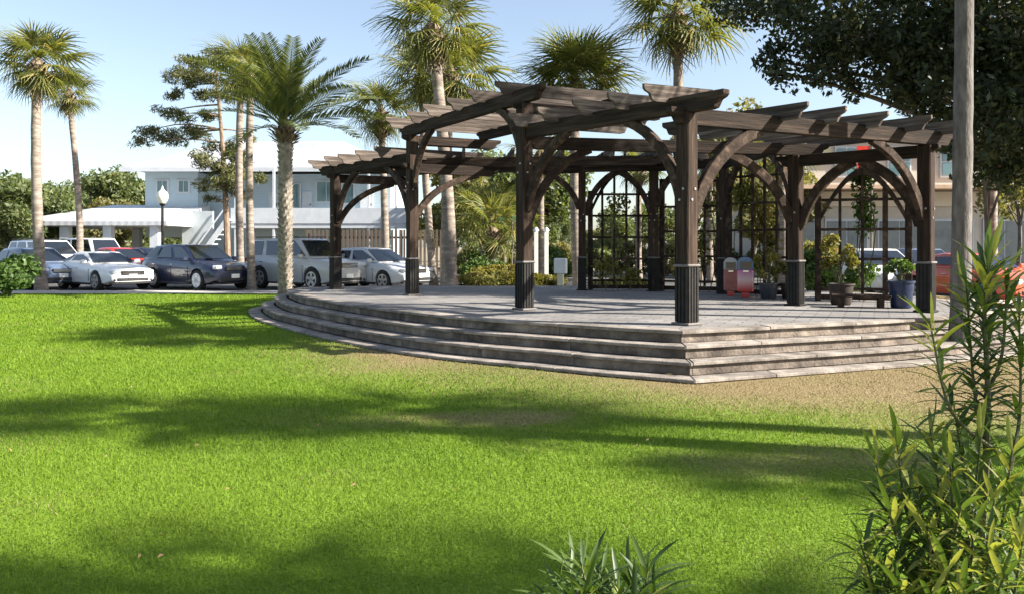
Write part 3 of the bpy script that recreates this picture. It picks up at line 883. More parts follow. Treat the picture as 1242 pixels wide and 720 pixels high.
# --- feathery date palm
def date_frond(seed, L_=2.7, n_=44):
    r = random.Random(seed); V = []; Q = []; A = []
    droop = r.uniform(.20, .42)
    def pos(t): return Vector((L_ * (t - .12 * t * t), 0, L_ * (.06 * t - droop * t ** 2.3)))
    def quad(p, a):
        b = len(V); V.extend(p); Q.append((b, b + 1, b + 2, b + 3)); A.extend([a] * 4)
    for k in range(8):
        a, b = pos(k / 8), pos((k + 1) / 8); w0 = .03 * (1 - k / 8.5); w1 = .03 * (1 - (k + 1) / 8.5)
        quad([a + Vector((0, -w0, 0)), a + Vector((0, w0, .01)), b + Vector((0, w1, .01)), b + Vector((0, -w1, 0))], .9)
    for k in range(n_):
        t = .14 + .86 * k / n_
        p = pos(t); tg = (pos(min(1, t + .02)) - pos(t - .02)).normalized()
        ll = .36 * math.sin(math.pi * (0.18 + .78 * t)) ** .8 * r.uniform(.85, 1.1) + .08
        for sd in (-1, 1):
            dr = (tg * .75 + Vector((0, sd * .8, .28 + r.uniform(-.15, .15)))).normalized()
            up_ = Vector((0, 0, 1)); w = tg * .026
            m_ = p + dr * ll * .5; e = p + dr * ll + Vector((0, 0, -.10 * ll))
            quad([p - w * .5, p + w * .5, m_ + w, m_ - w], r.random()); quad([m_ - w, m_ + w, e + w * .1, e - w * .1], A[-1])
    return np_mesh('frond', np.array([tuple(p) for p in V]), None, M['date'], {'rnd': A}, quads=np.array(Q))
DATE = [date_frond(s) for s in range(5)]
def date_palm(px, d, crown_py, label, r=.21, nf=25, s=1.0, seed=0, rough=True):
    rr = random.Random(seed); x = at(px, d); hgt_ = zat(crown_py, d)
    root = empty('date_palm', (x, d, 0), 0, label, 'palm tree')
    mb = MB(); mb.tube([(0, 0, -.1), (0, 0, .25), (.03, 0, hgt_ * .5), (0, 0, hgt_ - .1)], [r * 1.25, r * .95, r * .8, r * .85], 12)
    tr = mb.mesh('trunk', M['trunk'], True); tr = link('trunk', tr, root)
    mb = MB(); n_ = 330
    for k in range(n_):          # diamond pattern of old leaf bases
        z = .15 + (hgt_ - .3) * k / n_; q = k * 2.39996
        rad = r * .80; c = Vector((math.cos(q), math.sin(q), 0)); sd = Vector((-math.sin(q), math.cos(q), 0))
        o_ = c * rad + Vector((0, 0, z)); w = r * .48; hh = .13
        grow = 1.0 + .9 * max(0, (z - hgt_ + 1.0))
        mb.add([o_ - sd * w, o_ + Vector((0, 0, -hh)), o_ + sd * w, o_ + Vector((0, 0, hh * .3)), o_ + c * .085 * grow + Vector((0, 0, .075 * grow))],
               [(0, 1, 4), (1, 2, 4), (2, 3, 4), (3, 0, 4)])
    bt = mb.build('leaf_base', M['trunkbase'], tr); bt['kind'] = 'stuff'
    cr = link('crown', boots_mesh(r * .7, .5, seed), root); cr.location = (0, 0, hgt_)
    for k in range(nf):
        t = (k + .5) / nf; el = R(86 - 80 * t ** 1.1 + rr.uniform(-8, 8)); az_ = k * 2.39996 + rr.uniform(-.2, .2)
        f = link('frond', DATE[k % 5], cr); sc = s * rr.uniform(.88, 1.1) * (.8 + .25 * min(1, t * 2))
        f.rotation_euler = (rr.uniform(-.3, .3), -el, az_); f.scale = (sc,) * 3
    return root
M['trunkbase'] = mat('date_trunk', (0.16, 0.135, 0.11), (0.42, 0.37, 0.31), 0.9, 5, bump=0.4)
date_palm(346, 25.5, 158, 'feathery date palm with diamond patterned trunk next to the stage and SUV', seed=3, s=1.3)

# --- pine by the building
def pine_meshes():
    r = random.Random(21); mb = MB(); H_ = 11.0
    pts = [(0.0, 0, -.1), (-.1, 0, 3), (-.25, 0, 6), (-.5, 0, 9), (-.7, 0, H_)]
    path = catmull([Vector(p) for p in pts], 5)
    mb.tube(path, [.17 * (1 - .75 * k / (len(path) - 1)) for k in range(len(path))], 8)
    clumps = []
    spec = [(9.9, -2.4, .3, .8), (9.5, -1.5, -.5, .7), (10.5, -1.6, .2, .75), (11.0, -.6, .0, .6), (9.0, -3.0, .4, .55), (8.1, -3.1, .2, .6), (7.9, -2.2, -.4, .55),
            (7.2, -3.9, .2, .65), (6.9, -2.9, .4, .8), (6.6, -4.1, -.2, .5), (7.3, -2.0, .5, .6), (6.4, -.6, .6, .7), (5.7, -1.0, -.5, .8), (5.1, .5, .3, .8), (4.7, -.9, .5, .75), (6.9, .8, .4, .5),
            (4.2, .4, .1, .6), (4.9, 1.2, -.4, .6), (5.9, .3, .7, .7), (3.9, -.7, -.3, .4), (8.8, -.4, .4, .55), (8.9, -1.3, .2, .7), (9.8, -.9, -.3, .7), (7.9, -1.2, .3, .6), (7.0, -1.2, -.3, .6), (5.4, -.1, .5, .8), (4.6, .1, -.5, .7), (6.2, .2, .2, .6)]
    for z, x, y, q in spec:
        i = min(len(path) - 1, max(1, int((z - .6) / H_ * len(path))))
        lp = limb_pts(path[i], (x, y, z), .1, 5, r)
        mb.tube(lp, [.045 * (1 - .8 * k / 5) + .006 for k in range(6)], 5)
        for _ in range(6):
            o_ = Vector((r.uniform(-1, 1), r.uniform(-1, 1), r.uniform(-.45, .45))) * q * .75
            clumps.append(((x + o_.x, y + o_.y, z + o_.z), (q * .6, q * .6, q * .36)))
    return mb.mesh('trunk', M['pinebark'], True), cloud_mesh('crown', clumps, 11000, .15, M['pine'], 5, 0, 7.0)
TREE['pine'] = pine_meshes()
put_tree('pine_tree', 'slim crooked pine with layered needle clumps before the blue house', 'pine tree', 'pine', (at(277, 38), 38, 0), 0, .95)

# --- oak over the right end of the pergola
def oak():
    r = random.Random(4); cl = []
    # crown centre and clumps (world coordinates)
    for k in range(120):
        while True:
            p = Vector((r.uniform(-1, 1), r.uniform(-1, 1), r.uniform(-1, 1)))
            if .3 < p.length < 1: break
        c = Vector((11.2 + p.x * 6.3, 18.4 + p.y * 4.2, 7.4 + p.z * 3.6))
        if c.z < 5.2: continue
        q = r.uniform(.55, 1.1)
        cl.append((tuple(c), (q * 1.1, q * 1.1, q * .75)))
    for px_, py_, d_, q in [(1195, 30, 15.5, .9), (1235, 60, 15, 1.0), (1200, 90, 16, .9), (1240, 130, 15.2, .9), (1205, 150, 16.2, .8), (1235, 190, 15.6, .7), (1195, 195, 16.5, .55), (1140, 40, 16, .9), (1120, 90, 16.5, .8),
                           (1145, 130, 16.5, .7), (1080, 20, 16.5, .9), (1060, 70, 17, .8), (1100, 120, 17, .55), (1010, 30, 17, .85), (1000, 80, 17.3, .75), (950, 55, 17.3, .65), (945, 95, 17.5, .5), (1030, 105, 17.5, .5), (965, 15, 17, .7), (1150, 180, 16.8, .45),
                           (1150, 165, 15.6, .6), (1215, 170, 15.2, .75), (1195, 120, 15.2, .8), (1225, 205, 15.4, .6), (1180, 60, 15.2, .9), (1145, 90, 15.8, .75), (1110, 60, 16, .8), (1080, 100, 16.8, .6), (1265, 30, 15, 1.0), (1270, 100, 15, 1.0), (1275, 170, 15, .8)]:
        for _ in range(3):
            cl.append(((at(px_, d_) + r.uniform(-.6, .6) * q, d_ + r.uniform(-.5, .5), zat(py_, d_) + r.uniform(-.5, .5) * q), (q * .62, q * .62, q * .5)))
    root = empty('oak_tree', (12.6, 18.6, 0), 0, 'large dark live oak overhanging the right end of the pergola', 'oak tree')
    org = Vector((12.6, 18.6, 0))
    mb = MB(org); base = limb_pts((12.6, 18.6, -.1), (12.0, 18.4, 4.2), 0, 6, r)
    mb.tube(base, [.46, .36, .33, .31, .29, .27, .25], 10)
    for c, q in cl[::4]:
        lp = limb_pts(base[r.randint(4, 6)], c, .5, 7, r)
        mb.tube(lp, [.09 * (1 - .88 * k / 7) + .008 for k in range(8)], 5)
    mb.build('trunk', M['bark'], root, True)
    V, Q, rn = leaf_cloud(cl, 78000, .078, 0, 9, 2.2)
    link('crown', np_mesh('crown', V - np.array(org), None, M['oak'], {'rnd': rn}, quads=Q), root)
    return root
oak()

# --- background trees
tree_meshes('w1', 9, 3.6, 3.4, 22, 7000, .22, M['wood_tree'], M['bark'], 31)
tree_meshes('w2', 11, 3.2, 4.6, 24, 7500, .22, M['wood_tree'], M['bark'], 32)
tree_meshes('w3', 7, 3.0, 2.6, 18, 6000, .20, M['olive'], M['bark'], 33)
tree_meshes('p2', 15, 3.0, 3.6, 20, 6500, .24, M['pine'], M['pinebark'], 34, .2, elong=4, rmin=.2, rmax=.36)
tree_meshes('thin', 8.5, 2.2, 2.9, 16, 2400, .15, M['olive'], M['bark'], 35, .12, rmin=.22, rmax=.4)
tree_meshes('bush', 1.5, .95, .8, 14, 3200, .075, M['lush'], M['stem'], 36, .05)
tree_meshes('hedge', .8, .8, .45, 12, 2600, .06, M['vine'], M['stem'], 37, .04)
tree_meshes('orange', 4.5, .65, .7, 9, 420, .10, M['orange'], M['bark'], 38, .07)
tree_meshes('scrub1', 2.6, 1.5, 1.35, 14, 1900, .14, M['olive'], M['bark'], 51, .06)
tree_meshes('scrub2', 3.0, 1.4, 1.55, 14, 1900, .14, M['wood_tree'], M['bark'], 52, .06)
names = {'w1': 'broad leafy tree in the far wood', 'w2': 'tall leafy tree in the far wood', 'w3': 'low olive tree in the far wood', 'p2': 'tall pine in the far wood'}
far = []
for i in range(26):
    px = -90 + i * 14 + random.uniform(-5, 5); d = random.uniform(84, 105)
    far.append((px, d, random.choice(['w1', 'w2', 'w1', 'p2', 'w3'])))
for i in range(24):
    px = 395 + i * 36 + random.uniform(-10, 10); d = random.uniform(66, 96)
    far.append((px, d, random.choice(['w1', 'w2', 'w3', 'w1'])))
for px, d, key in far:
    sc = (random.uniform(.92, 1.12) if px < 260 else random.uniform(.5, .74)) * (0.84 if key == 'w2' else 1) * (.62 if key == 'p2' else 1)
    put_tree('tree', names[key], 'tree', key, (at(px, d), d, 0), random.uniform(0, 6.28), sc, 'trees of the far wood', sz=sc * .98)
mid = [(8, 46, 'w1', .62, 'rounded leafy tree behind the white and blue cars'), (66, 54, 'w1', .62, 'leafy tree behind the white van'), (132, 68, 'w3', .8, 'olive tree behind the red car roof'),
       (560, 46, 'w3', .9, 'olive tree behind the leaning palm trunks'), (600, 52, 'w1', .85, 'leafy tree behind the garden palms'), (665, 50, 'w2', .75, 'tall leafy tree behind the white sign'),
        
       (850, 36, 'thin', .85, 'sparse olive tree behind the flat lattice screens'), (905, 33, 'thin', .9, 'sparse yellowing tree behind the red cabinets'), (930, 40, 'w3', .8, 'low olive tree in front of the tan building'),
       (1232, 34, 'thin', .8, 'sparse olive tree beyond the oak beside the tan building')]
for px, d, key, sc, lb in mid:
    put_tree('tree', lb, 'tree', key, (at(px, d), d, 0), random.uniform(0, 6.28), sc)
put_tree('orange_tree', 'small tree with orange autumn leaves behind the grey palm trunk', 'tree', 'orange', (at(1200, 19), 19, 0), 1.0, 1.0)
# slim trunks seen through the pergola
for i, (px, d, cy, lean) in enumerate([(553, 26.5, 60, -.55), (541, 29.5, 80, -.1), (655, 34, 190, .0), (692, 29, 110, .05), (775, 38, 205, 0), (862, 34, 195, 0), (945, 30, 190, .1), (1205, 24, 130, 0)]):
    if i in (0, 1, 3): continue
    sabal(px, d, cy, ['', '', 'slim palm between the white garden posts', '', 'slim palm far behind the fine-grid lattice', 'slim palm behind the flat lattice screens', 'slim palm behind the red cabinets',
                      'palm with grey trunk behind the oak'][i], dx_base=lean, r=.15, s=.85, nf=22, seed=40 + i, dead=1)

# garden palms and bushes beyond the stage
for i, (px, d, s_, lb) in enumerate([(598, 31, .55, 'low bushy garden palm behind the stage'), (612, 35, .62, 'taller bushy garden palm behind the stage'), (582, 34, .5, 'pale bushy garden palm beside the leaning trunk')]):
    sabal(px, d, 262 if i else 282, lb, r=.12, s=.95, nf=30, seed=60 + i, dead=0)
for px, d, sc, lb in [(10, 24.6, 1.0, 'round green bush at the lawn edge before the blue car'), (-12, 24.9, 1.05, 'second green bush at the lawn edge before the blue car'), (684, 36, 1.2, 'round green bush behind the white sign box'),
                      (588, 30, 1.0, 'bright green bush behind the low hedge'), (1010, 22, 1.1, 'green bush behind the wide lattice')]:
    put_tree('bush', lb, 'bush', 'bush', (at(px, d), d, 0), random.uniform(0, 6), sc)
for i, (px, d, sc) in enumerate([(572, 24.5, .9), (581, 26, .9), (592, 29, 1.1), (604, 29, 1.1), (618, 29, 1.1), (628, 25, .9), (655, 24.5, .9), (668, 24.5, .85), (740, 23, .8), (760, 23, .8), (778, 23.4, .8)]):
    put_tree('hedge_shrub', 'low clipped yellowish shrub along the path behind the stage', 'shrub', 'hedge', (at(px, d), d, 0), random.uniform(0, 6), sc, 'shrubs along the path')
for i in range(18):
    px = 548 + i * 26 + random.uniform(-8, 8); d = random.uniform(38, 46) if i < 16 else random.uniform(30, 36)
    put_tree('thicket_bush', 'tall scrubby bush in the thicket behind the lattice screens', 'bush', random.choice(['scrub1', 'scrub1', 'scrub2']), (at(px, d), d, 0), random.uniform(0, 6), random.uniform(.5, .85), 'thicket behind the stage')
for i in range(9):
    px = -20 + i * 26 + random.uniform(-6, 6); d = random.uniform(70, 78)
    put_tree('thicket_bush', 'tall scrubby bush at the foot of the far wood', 'bush', random.choice(['scrub1', 'scrub2']), (at(px, d), d, 0), random.uniform(0, 6), random.uniform(1.0, 1.6), 'thicket before the far wood')
M['planter'] = mat('tan_planter', (0.35, 0.29, 0.23), (0.5, 0.43, 0.35), .9, 4, bump=.2)

# vines on the screens
def vine(label, clumps, n_, size=.06, m='vine'):
    c0 = clumps[0][0]
    root = empty('vine', (c0[0], c0[1], DECK), 0, label, 'vine'); org = Vector((c0[0], c0[1], DECK))
    mb = MB(org)
    for c, q in clumps:
        mb.tube(limb_pts((c[0], c[1], DECK), c, 0, 6), [.012] * 7, 5)
    mb.build('stem', M['stem'], root)
    V, Q, rn = leaf_cloud(clumps, n_, size, 0, 3, 1.8)
    link('foliage', np_mesh('foliage', V - np.array(org), None, M[m], {'rnd': rn}, quads=Q), root)
def vc(px, py, d, rx, rz): return ((at(px, d), d + .1, zat(py, d)), (rx, .15, rz))
vine('leafy vine climbing the wide lattice above the bench', [vc(1050, 235, 15.3, .25, .55), (vc(1052, 265, 15.3, .22, .4)), vc(1045, 215, 15.3, .22, .2)], 700, .05, 'lush')
vine('yellowing vine on the lattice near the red cabinets', [vc(925, 265, 17.2, .3, .7), vc(935, 300, 17.2, .25, .4), vc(905, 235, 17.2, .3, .3), vc(918, 320, 17.2, .3, .2)], 1100, .06)

vine('thin vine on the fine-grid arched lattice', [vc(735, 325, 18.9, .35, .3), vc(765, 335, 18.9, .3, .25), vc(750, 250, 18.9, .3, .35)], 420, .055)
vine('sparse vine on the lattice behind the corner post', [vc(850, 300, 18.4, .3, .6), vc(862, 250, 18.4, .25, .4)], 380, .055)
# ------------------------------------------------------------------ planters, cabinets, sign and bench on the stage
M['pot'] = mat('dark_pot', (0.02, 0.024, 0.032), (0.05, 0.055, 0.07), .4, 6)
M['potbrown'] = mat('brown_pot', (0.025, 0.017, 0.014), (0.05, 0.035, 0.026), .6, 6)
M['potblue'] = mat('blue_pot', (0.012, 0.022, 0.055), (0.03, 0.045, 0.10), .3, 6)
def planter(px, py, w, h, pm, label, plant, ph, nl=600):
    p = dk(px, py); root = empty('planter', p, 0, label, 'planter')
    mb = MB(); mb.lathe([(w * .36, 0), (w * .40, .02), (w * .5, h * .93), (w * .56, h * .94), (w * .56, h), (w * .47, h), (w * .46, h * .9)], n=18)
    mb.build('pot', pm, root, True)
    mb = MB(); mb.lathe([(w * .46, h * .86), (w * .46, h * .9)], n=14); mb.build('soil', M['soil'], root)
    if plant:
        r = random.Random(int(px)); cl = []
        mb = MB()
        for k in range(9):
            e = Vector((r.uniform(-1, 1) * w * .6, r.uniform(-1, 1) * w * .5, h + ph * r.uniform(.35, 1)))
            mb.tube(limb_pts((0, 0, h * .85), e, 0, 5, r), [.014 * (1 - .7 * k_ / 5) for k_ in range(6)], 5)
            cl.append((tuple(e), (w * .26, w * .26, ph * .16)))
        mb.build('stem', M['stem'], root)
        link('foliage', cloud_mesh('foliage', cl, nl, .045, M[plant], int(px), 0, 2.4), root)
planter(932, 362, .36, .3, M['pot'], 'dark round planter with sparse plant in front of the vine lattice', 'vine', .5)
planter(1020, 369, .42, .36, M['potbrown'], 'brown planter with bushy olive plant under the wide lattice arch', 'vine', .75, 1100)
planter(1093, 373, .4, .44, M['potblue'], 'deep blue glazed planter beside the rightmost post', 'lush', .35, 500)
planter(957, 362, .32, .3, M['potbrown'], 'small dark planter tucked behind the middle right post', 'vine', .4, 400)

def bench(pa, pb, label):
    a, b = dk(*pa), dk(*pb); d = (b - a); L_ = d.length; rz = math.atan2(d.y, d.x)
    root = empty('bench', (a + b) / 2, rz, label, 'bench')
    for k in range(3): MB().box((0, -.13 + .13 * k, .19), (L_, .115, .04)).build('slat', M['wood'], root, bevel=.006)
    for s_ in (-1, 1): MB().box((s_ * (L_ / 2 - .15), 0, .085), (.09, .34, .17)).build('leg', M['wood'], root, bevel=.006)
bench((1008, 371.5), (1080, 373), 'low brown slatted bench in front of the wide lattice')

def cabinet(px, py, w, h, cb, ct, label):
    p = dk(px, py); root = empty('news_box', p, R(-12), label, 'news box')
    MB().box((0, 0, .05), (w * .5, w * .5, .10)).build('pedestal', M['p_red'], root)
    me = MB().box((0, 0, .10 + h * .30), (w, w * .8, h * .6)).build('cabinet', cb, root, bevel=.02)
    # domed hood
    prof = []
    for k in range(9):
        q = math.pi * k / 8; prof.append(Vector((-math.cos(q) * w / 2, -w * .4, .102 + h * .6 + h * .18 + math.sin(q) * h * .16)))
    poly = [Vector((-w / 2, -w * .4, .102 + h * .6))] + prof + [Vector((w / 2, -w * .4, .102 + h * .6))]
    MB().extrude(poly, (0, w * .8, 0)).build('hood', ct, root)
    MB().box((0, -w * .4 - .006, .10 + h * .72), (w * .7, .012, h * .18)).build('window', M['glass'], root)
    MB().box((0, -w * .4 - .012, .10 + h * .56), (w * .35, .024, .03)).build('handle', M['chrome'], root)
def twotone():
    m, nt, b, N, L = newmat('pink_red_panel')
    tc = N.new('ShaderNodeTexCoord'); sp = N.new('ShaderNodeSeparateXYZ'); L.new(tc.outputs['Generated'], sp.inputs[0])
    cr = N.new('ShaderNodeValToRGB'); cr.color_ramp.elements[0].color = (.62, .05, .04, 1); cr.color_ramp.elements[0].position = .1
    cr.color_ramp.elements[1].color = (.62, .2, .42, 1); cr.color_ramp.elements[1].position = .95
    e = cr.color_ramp.elements.new(.55); e.color = (.75, .52, .5, 1)
    L.new(sp.outputs['Z'], cr.inputs[0]); L.new(cr.outputs[0], b.inputs['Base Color']); b.inputs['Roughness'].default_value = .4
    return m
M['bluehood'] = mat('blue_hood', (.10, .16, .28), (.16, .24, .38), .4, 5); M['greyhood'] = mat('grey_hood', (.35, .35, .34), (.48, .47, .45), .5, 5)
M['dullred'] = mat('dull_red', (.30, .10, .08), (.42, .18, .14), .6, 5)
cabinet(904, 360, .30, .74, twotone(), M['bluehood'], 'pink and red news box with blue hood behind the lattice edge')
cabinet(886, 358.5, .27, .72, M['dullred'], M['greyhood'], 'faded red news box with grey hood next to the pink one')

# white sign box on a post
d = 22.5; sx = at(680, d)
root = empty('sign_post', (sx, d, 0), R(-20), 'white box sign on a cream post behind the stage', 'sign')
M['white'] = mat('white_paint', (.72, .72, .70), (.82, .82, .80), .6, 4); M['cream'] = mat('cream_paint', (.66, .62, .42), (.75, .7, .5), .6, 4)
MB().box((0, 0, .38), (.16, .12, .76)).build('post', M['cream'], root, bevel=.01)
MB().box((0, 0, .96), (.34, .18, .42)).build('sign_box', M['white'], root, bevel=.02)
for px in (650, 662.5):
    root = empty('garden_post', (at(px, 27), 27, 0), 0, 'slim white garden post beside the slim palm', 'post', 'white garden posts')
    MB().box((0, 0, 1.0), (.13, .13, 2.0)).build('shaft', M['white'], root, bevel=.01); MB().lathe([(.1, 2.0), (.1, 2.03), (.03, 2.12)], n=4).build('cap', M['white'], root)
root = empty('street_sign', (at(621, 31), 31, 0), 0, 'green street sign on a thin pole behind the garden palms', 'sign')
M['signgreen'] = mat('sign_green', (.03, .28, .20), rough=.5)
MB().tube([(0, 0, 0), (0, 0, 2.75)], .03, 8).build('pole', M['band'], root); MB().box((-.1, 0, 2.58), (.75, .02, .2)).build('sign_plate', M['signgreen'], root)

# ------------------------------------------------------------------ lamp post
lx, ld = at(197, 31), 31
root = empty('street_lamp', (lx, ld, 0), 0, 'black lamp post with white acorn globe behind the navy car', 'street lamp')
M['globe'] = mat('globe_glass', (.78, .76, .66), rough=.3)
zt = zat(247, ld)
MB().lathe([(.16, 0), (.16, .12), (.11, .2), (.1, .55), (.06, .65), (.045, zt - .1), (.09, zt - .06), (.11, zt)], n=12).build('pole', M['sleeve'], root, True)
MB().lathe([(.11, zt), (.19, zt + .12), (.22, zt + .28), (.17, zt + .42), (.07, zt + .50)], n=14).build('globe', M['globe'], root, True)
MB().lathe([(.08, zt + .50), (.05, zt + .55), (.012, zt + .66)], n=10).build('finial', M['globe'], root, True)
root = empty('bin', (at(194.5, 32.5), 32.5, 0), 0, 'black litter bin beside the lamp post', 'litter bin')
MB().lathe([(.26, 0), (.3, .05), (.32, .95), (.34, 1.0)], n=14).build('barrel', M['plastic'], root, True)
MB().lathe([(.35, 1.0), (.33, 1.12), (.2, 1.24), (.05, 1.28)], n=14).build('lid', M['sleeve'], root, True)

# ------------------------------------------------------------------ buildings
def sidingmat(name, c, row=0.2):
    m, nt, b, N, L = newmat(name)
    tc = N.new('ShaderNodeTexCoord'); sp = N.new('ShaderNodeSeparateXYZ'); L.new(tc.outputs['Object'], sp.inputs[0])
    md = N.new('ShaderNodeMath'); md.operation = 'FRACT'; mu = N.new('ShaderNodeMath'); mu.operation = 'DIVIDE'; mu.inputs[1].default_value = row
    L.new(sp.outputs['Z'], mu.inputs[0]); L.new(mu.outputs[0], md.inputs[0])
    nz = N.new('ShaderNodeTexNoise'); nz.inputs['Scale'].default_value = .8; L.new(tc.outputs['Object'], nz.inputs['Vector'])
    cr = N.new('ShaderNodeValToRGB'); cr.color_ramp.elements[0].color = (*[q * .88 for q in c], 1); cr.color_ramp.elements[1].color = (*[q * 1.08 for q in c], 1)
    L.new(nz.outputs['Fac'], cr.inputs[0]); L.new(cr.outputs[0], b.inputs['Base Color']); b.inputs['Roughness'].default_value = .7
    bp = N.new('ShaderNodeBump'); bp.inputs['Strength'].default_value = .6; bp.inputs['Distance'].default_value = .02
    L.new(md.outputs[0], bp.inputs['Height']); L.new(bp.outputs[0], b.inputs['Normal'])
    return m
M['siding'] = sidingmat('blue_siding', (.42, .52, .58)); M['trim'] = mat('white_trim', (.46, .49, .53), (.54, .57, .60), .6, 2)
def seammat():
    m, nt, b, N, L = newmat('metal_roof')
    b.inputs['Base Color'].default_value = (.50, .52, .545, 1); b.inputs['Metallic'].default_value = .15; b.inputs['Roughness'].default_value = .38
    tc = N.new('ShaderNodeTexCoord'); wv = N.new('ShaderNodeTexWave'); wv.inputs['Scale'].default_value = .7; wv.bands_direction = 'X'
    L.new(tc.outputs['Object'], wv.inputs['Vector']); bp = N.new('ShaderNodeBump'); bp.inputs['Strength'].default_value = .25; bp.inputs['Distance'].default_value = .03
    L.new(wv.outputs['Fac'], bp.inputs['Height']); L.new(bp.outputs[0], b.inputs['Normal']); return m
M['roof'] = seammat()
M['pane'] = mat('window_pane', (.06, .13, .15), (.10, .18, .2), .08, .6, spec=.9)
M['shade'] = mat('porch_screen', (.36, .41, .43), (.44, .48, .50), .7, 2)
bd = 55.0
def bx(px): return at(px, bd)
def bz(py): return zat(py, bd)
BO = Vector((bx(300), bd, 0))
house = empty('beach_house', BO, 0, 'two-storey pale blue beach house with white metal roof and open porch', 'house')
mb = MB(BO); mb.box((bx(208), bd + 5, (bz(288) + bz(209)) / 2), (bx(240) - bx(176), 10, bz(209) - bz(288))).build('wall', M['siding'], house)
mb = MB(BO); mb.box((bx(355), bd + 6, bz(209) / 2), (bx(470) - bx(240.5), 9, bz(209))).build('wall', M['siding'], house)
def hip(x0, x1, y0, y1, z0, z1, inset, m=None):
    mb = MB(BO); ym = (y0 + y1) / 2
    vs = [(x0, y0, z0), (x1, y0, z0), (x1, y1, z0), (x0, y1, z0), (x0 + inset, ym, z1), (x1 - inset, ym, z1)]
    mb.add(vs, [(0, 1, 5, 4), (1, 2, 5), (2, 3, 4, 5), (3, 0, 4), (0, 3, 2, 1)]); return mb.build('roof', M['roof'], house)
rf = hip(bx(157), bx(486), bd - 1.3, bd + 11.5, bz(206), H + .128 * 60.1, 4.8)
MB(BO).box(((bx(157) + bx(486)) / 2, bd - 1.32, bz(208)), (bx(486) - bx(157) + .1, .12, .28)).build('fascia', M['trim'], rf)
MB(BO).box((bx(355) , bd + 4, bz(172)), (1.6, 1.6, .7)).build('vent', M['trim'], rf)
def window(x0, x1, y0, y1, y=0, nm=1):
    zb, zt_ = bz(y1), bz(y0); xa, xb = bx(x0), bx(x1)
    f = MB(BO).box(((xa + xb) / 2, bd + y - .04, (zb + zt_) / 2), (xb - xa + .2, .08, zt_ - zb + .2)).build('window', M['trim'], house)
    for k in range(nm):
        w = (xb - xa) / nm
        MB(BO).box((xa + w * (k + .5), bd + y - .09, (zb + zt_) / 2), (w - .07, .03, zt_ - zb)).build('pane', M['pane'], f)
window(191, 203.5, 220, 236, 0, 2); window(217, 229, 220, 233, 0, 2); window(378, 402, 219, 243, 1.5, 2)
window(345, 357, 222, 254, 1.5); window(410, 424, 222, 245, 1.5)
for x0, x1 in ((318, 330), (360, 372), (432, 448)):
    dr_ = MB(BO).box((bx((x0 + x1) / 2), bd + 1.45, (bz(257) + bz(231)) / 2), (bx(x1) - bx(x0), .08, bz(231) - bz(257))).build('door', M['trim'], house)
    MB(BO).box((bx(x1 - 2), bd + 1.38, bz(247)), (.06, .06, .14)).build('handle', M['band'], dr_)
# balcony with posts and rail
bal = MB(BO).box((bx(395), bd - .1, bz(273)), (bx(500) - bx(290), 3.0, .5)).build('balcony', M['trim'], house)
MB(BO).box((bx(395), bd - 1.62, bz(263)), (bx(500) - bx(290), .06, 1.0)).build('railing', M['trim'], bal)
for px in (295, 340, 408, 452, 484):
    MB(BO).box((bx(px), bd - 1.5, (bz(207) + .25) / 2), (.14, .14, bz(207) - .25)).build('column', M['trim'], house)
# porch roof to the left with columns
pr = MB(BO); z0, z1 = bz(272), bz(248)
pr.add([(bx(78), bd - 6, z0), (bx(248), bd - 6, z0), (bx(248), bd + 1, z1), (bx(128), bd + 1, z1), (bx(78), bd + 6, z0),
        (bx(78), bd - 6, z0 - .25), (bx(248), bd - 6, z0 - .25), (bx(248), bd + 1, z0 - .25), (bx(78), bd + 6, z0 - .25)],
       [(0, 1, 2, 3), (0, 3, 4), (0, 5, 6, 1), (1, 6, 7, 2), (0, 4, 8, 5), (5, 8, 7, 6)])
prf = pr.build('porch_roof', M['roof'], house)
for px, y in ((86, -5.5), (134, -5.5), (181, -5.5), (232, -5.5), (150, 2), (215, 2)):
    MB(BO).box((bx(px), bd + y, z0 / 2 - .13), (.5, .5, z0 - .26)).build('column', M['trim'], house)
MB(BO).box((bx(254), bd - 2, bz(258) / 2), (bx(272) - bx(236), .2, bz(258))).build('screen_wall', M['shade'], house)
# outside stair
st = MB(BO); a = Vector((bx(292), bd - 2.4, bz(266))); b = Vector((bx(252), bd - 2.4, .3))
st.bar(a, b, .12, .3); sto = st.build('stair', M['trim'], house)
for k in range(10): 
    q = a.lerp(b, (k + .5) / 10); MB(BO).box(q + Vector((0, .6, 0)), (.3, 1.0, .06)).build('step', M['trim'], sto)
MB(BO).bar(a + Vector((0, 0, .95)), b + Vector((0, 0, .95)), .06, .08).build('handrail', M['trim'], sto)

# fence
fd = 37.5; FO = Vector((at(450, fd), fd, 0))
fence = empty('picket_fence', FO, 0, 'brown wooden picket fence behind the silver sedan', 'fence')
M['fencewood'] = mat('fence_wood', (.09, .065, .048), (.18, .14, .11), .9, 3, (1, 1, .3), .3)
x = at(372, fd); x1 = at(545, fd); zt = zat(279, fd); i = 0
sl = MB().box((0, 0, 0), (.105, .022, zt - .1)).mesh('slat', M['fencewood'])
while x < x1:
    o_ = link('slat', sl, fence); o_.location = Vector((x, fd + random.uniform(-.004, .004), zt / 2 + .05 + random.uniform(-.02, .02))) - FO; x += .185
for z in (.5, zt - .35): MB(FO).box(((at(372, fd) + x1) / 2, fd + .045, z), (x1 - at(372, fd), .05, .1)).build('rail', M['fencewood'], fence)
for k in range(4): MB(FO).box((at(372, fd) + .1 + k * 2.1, fd + .12, zt / 2), (.1, .1, zt)).build('post', M['fencewood'], fence)

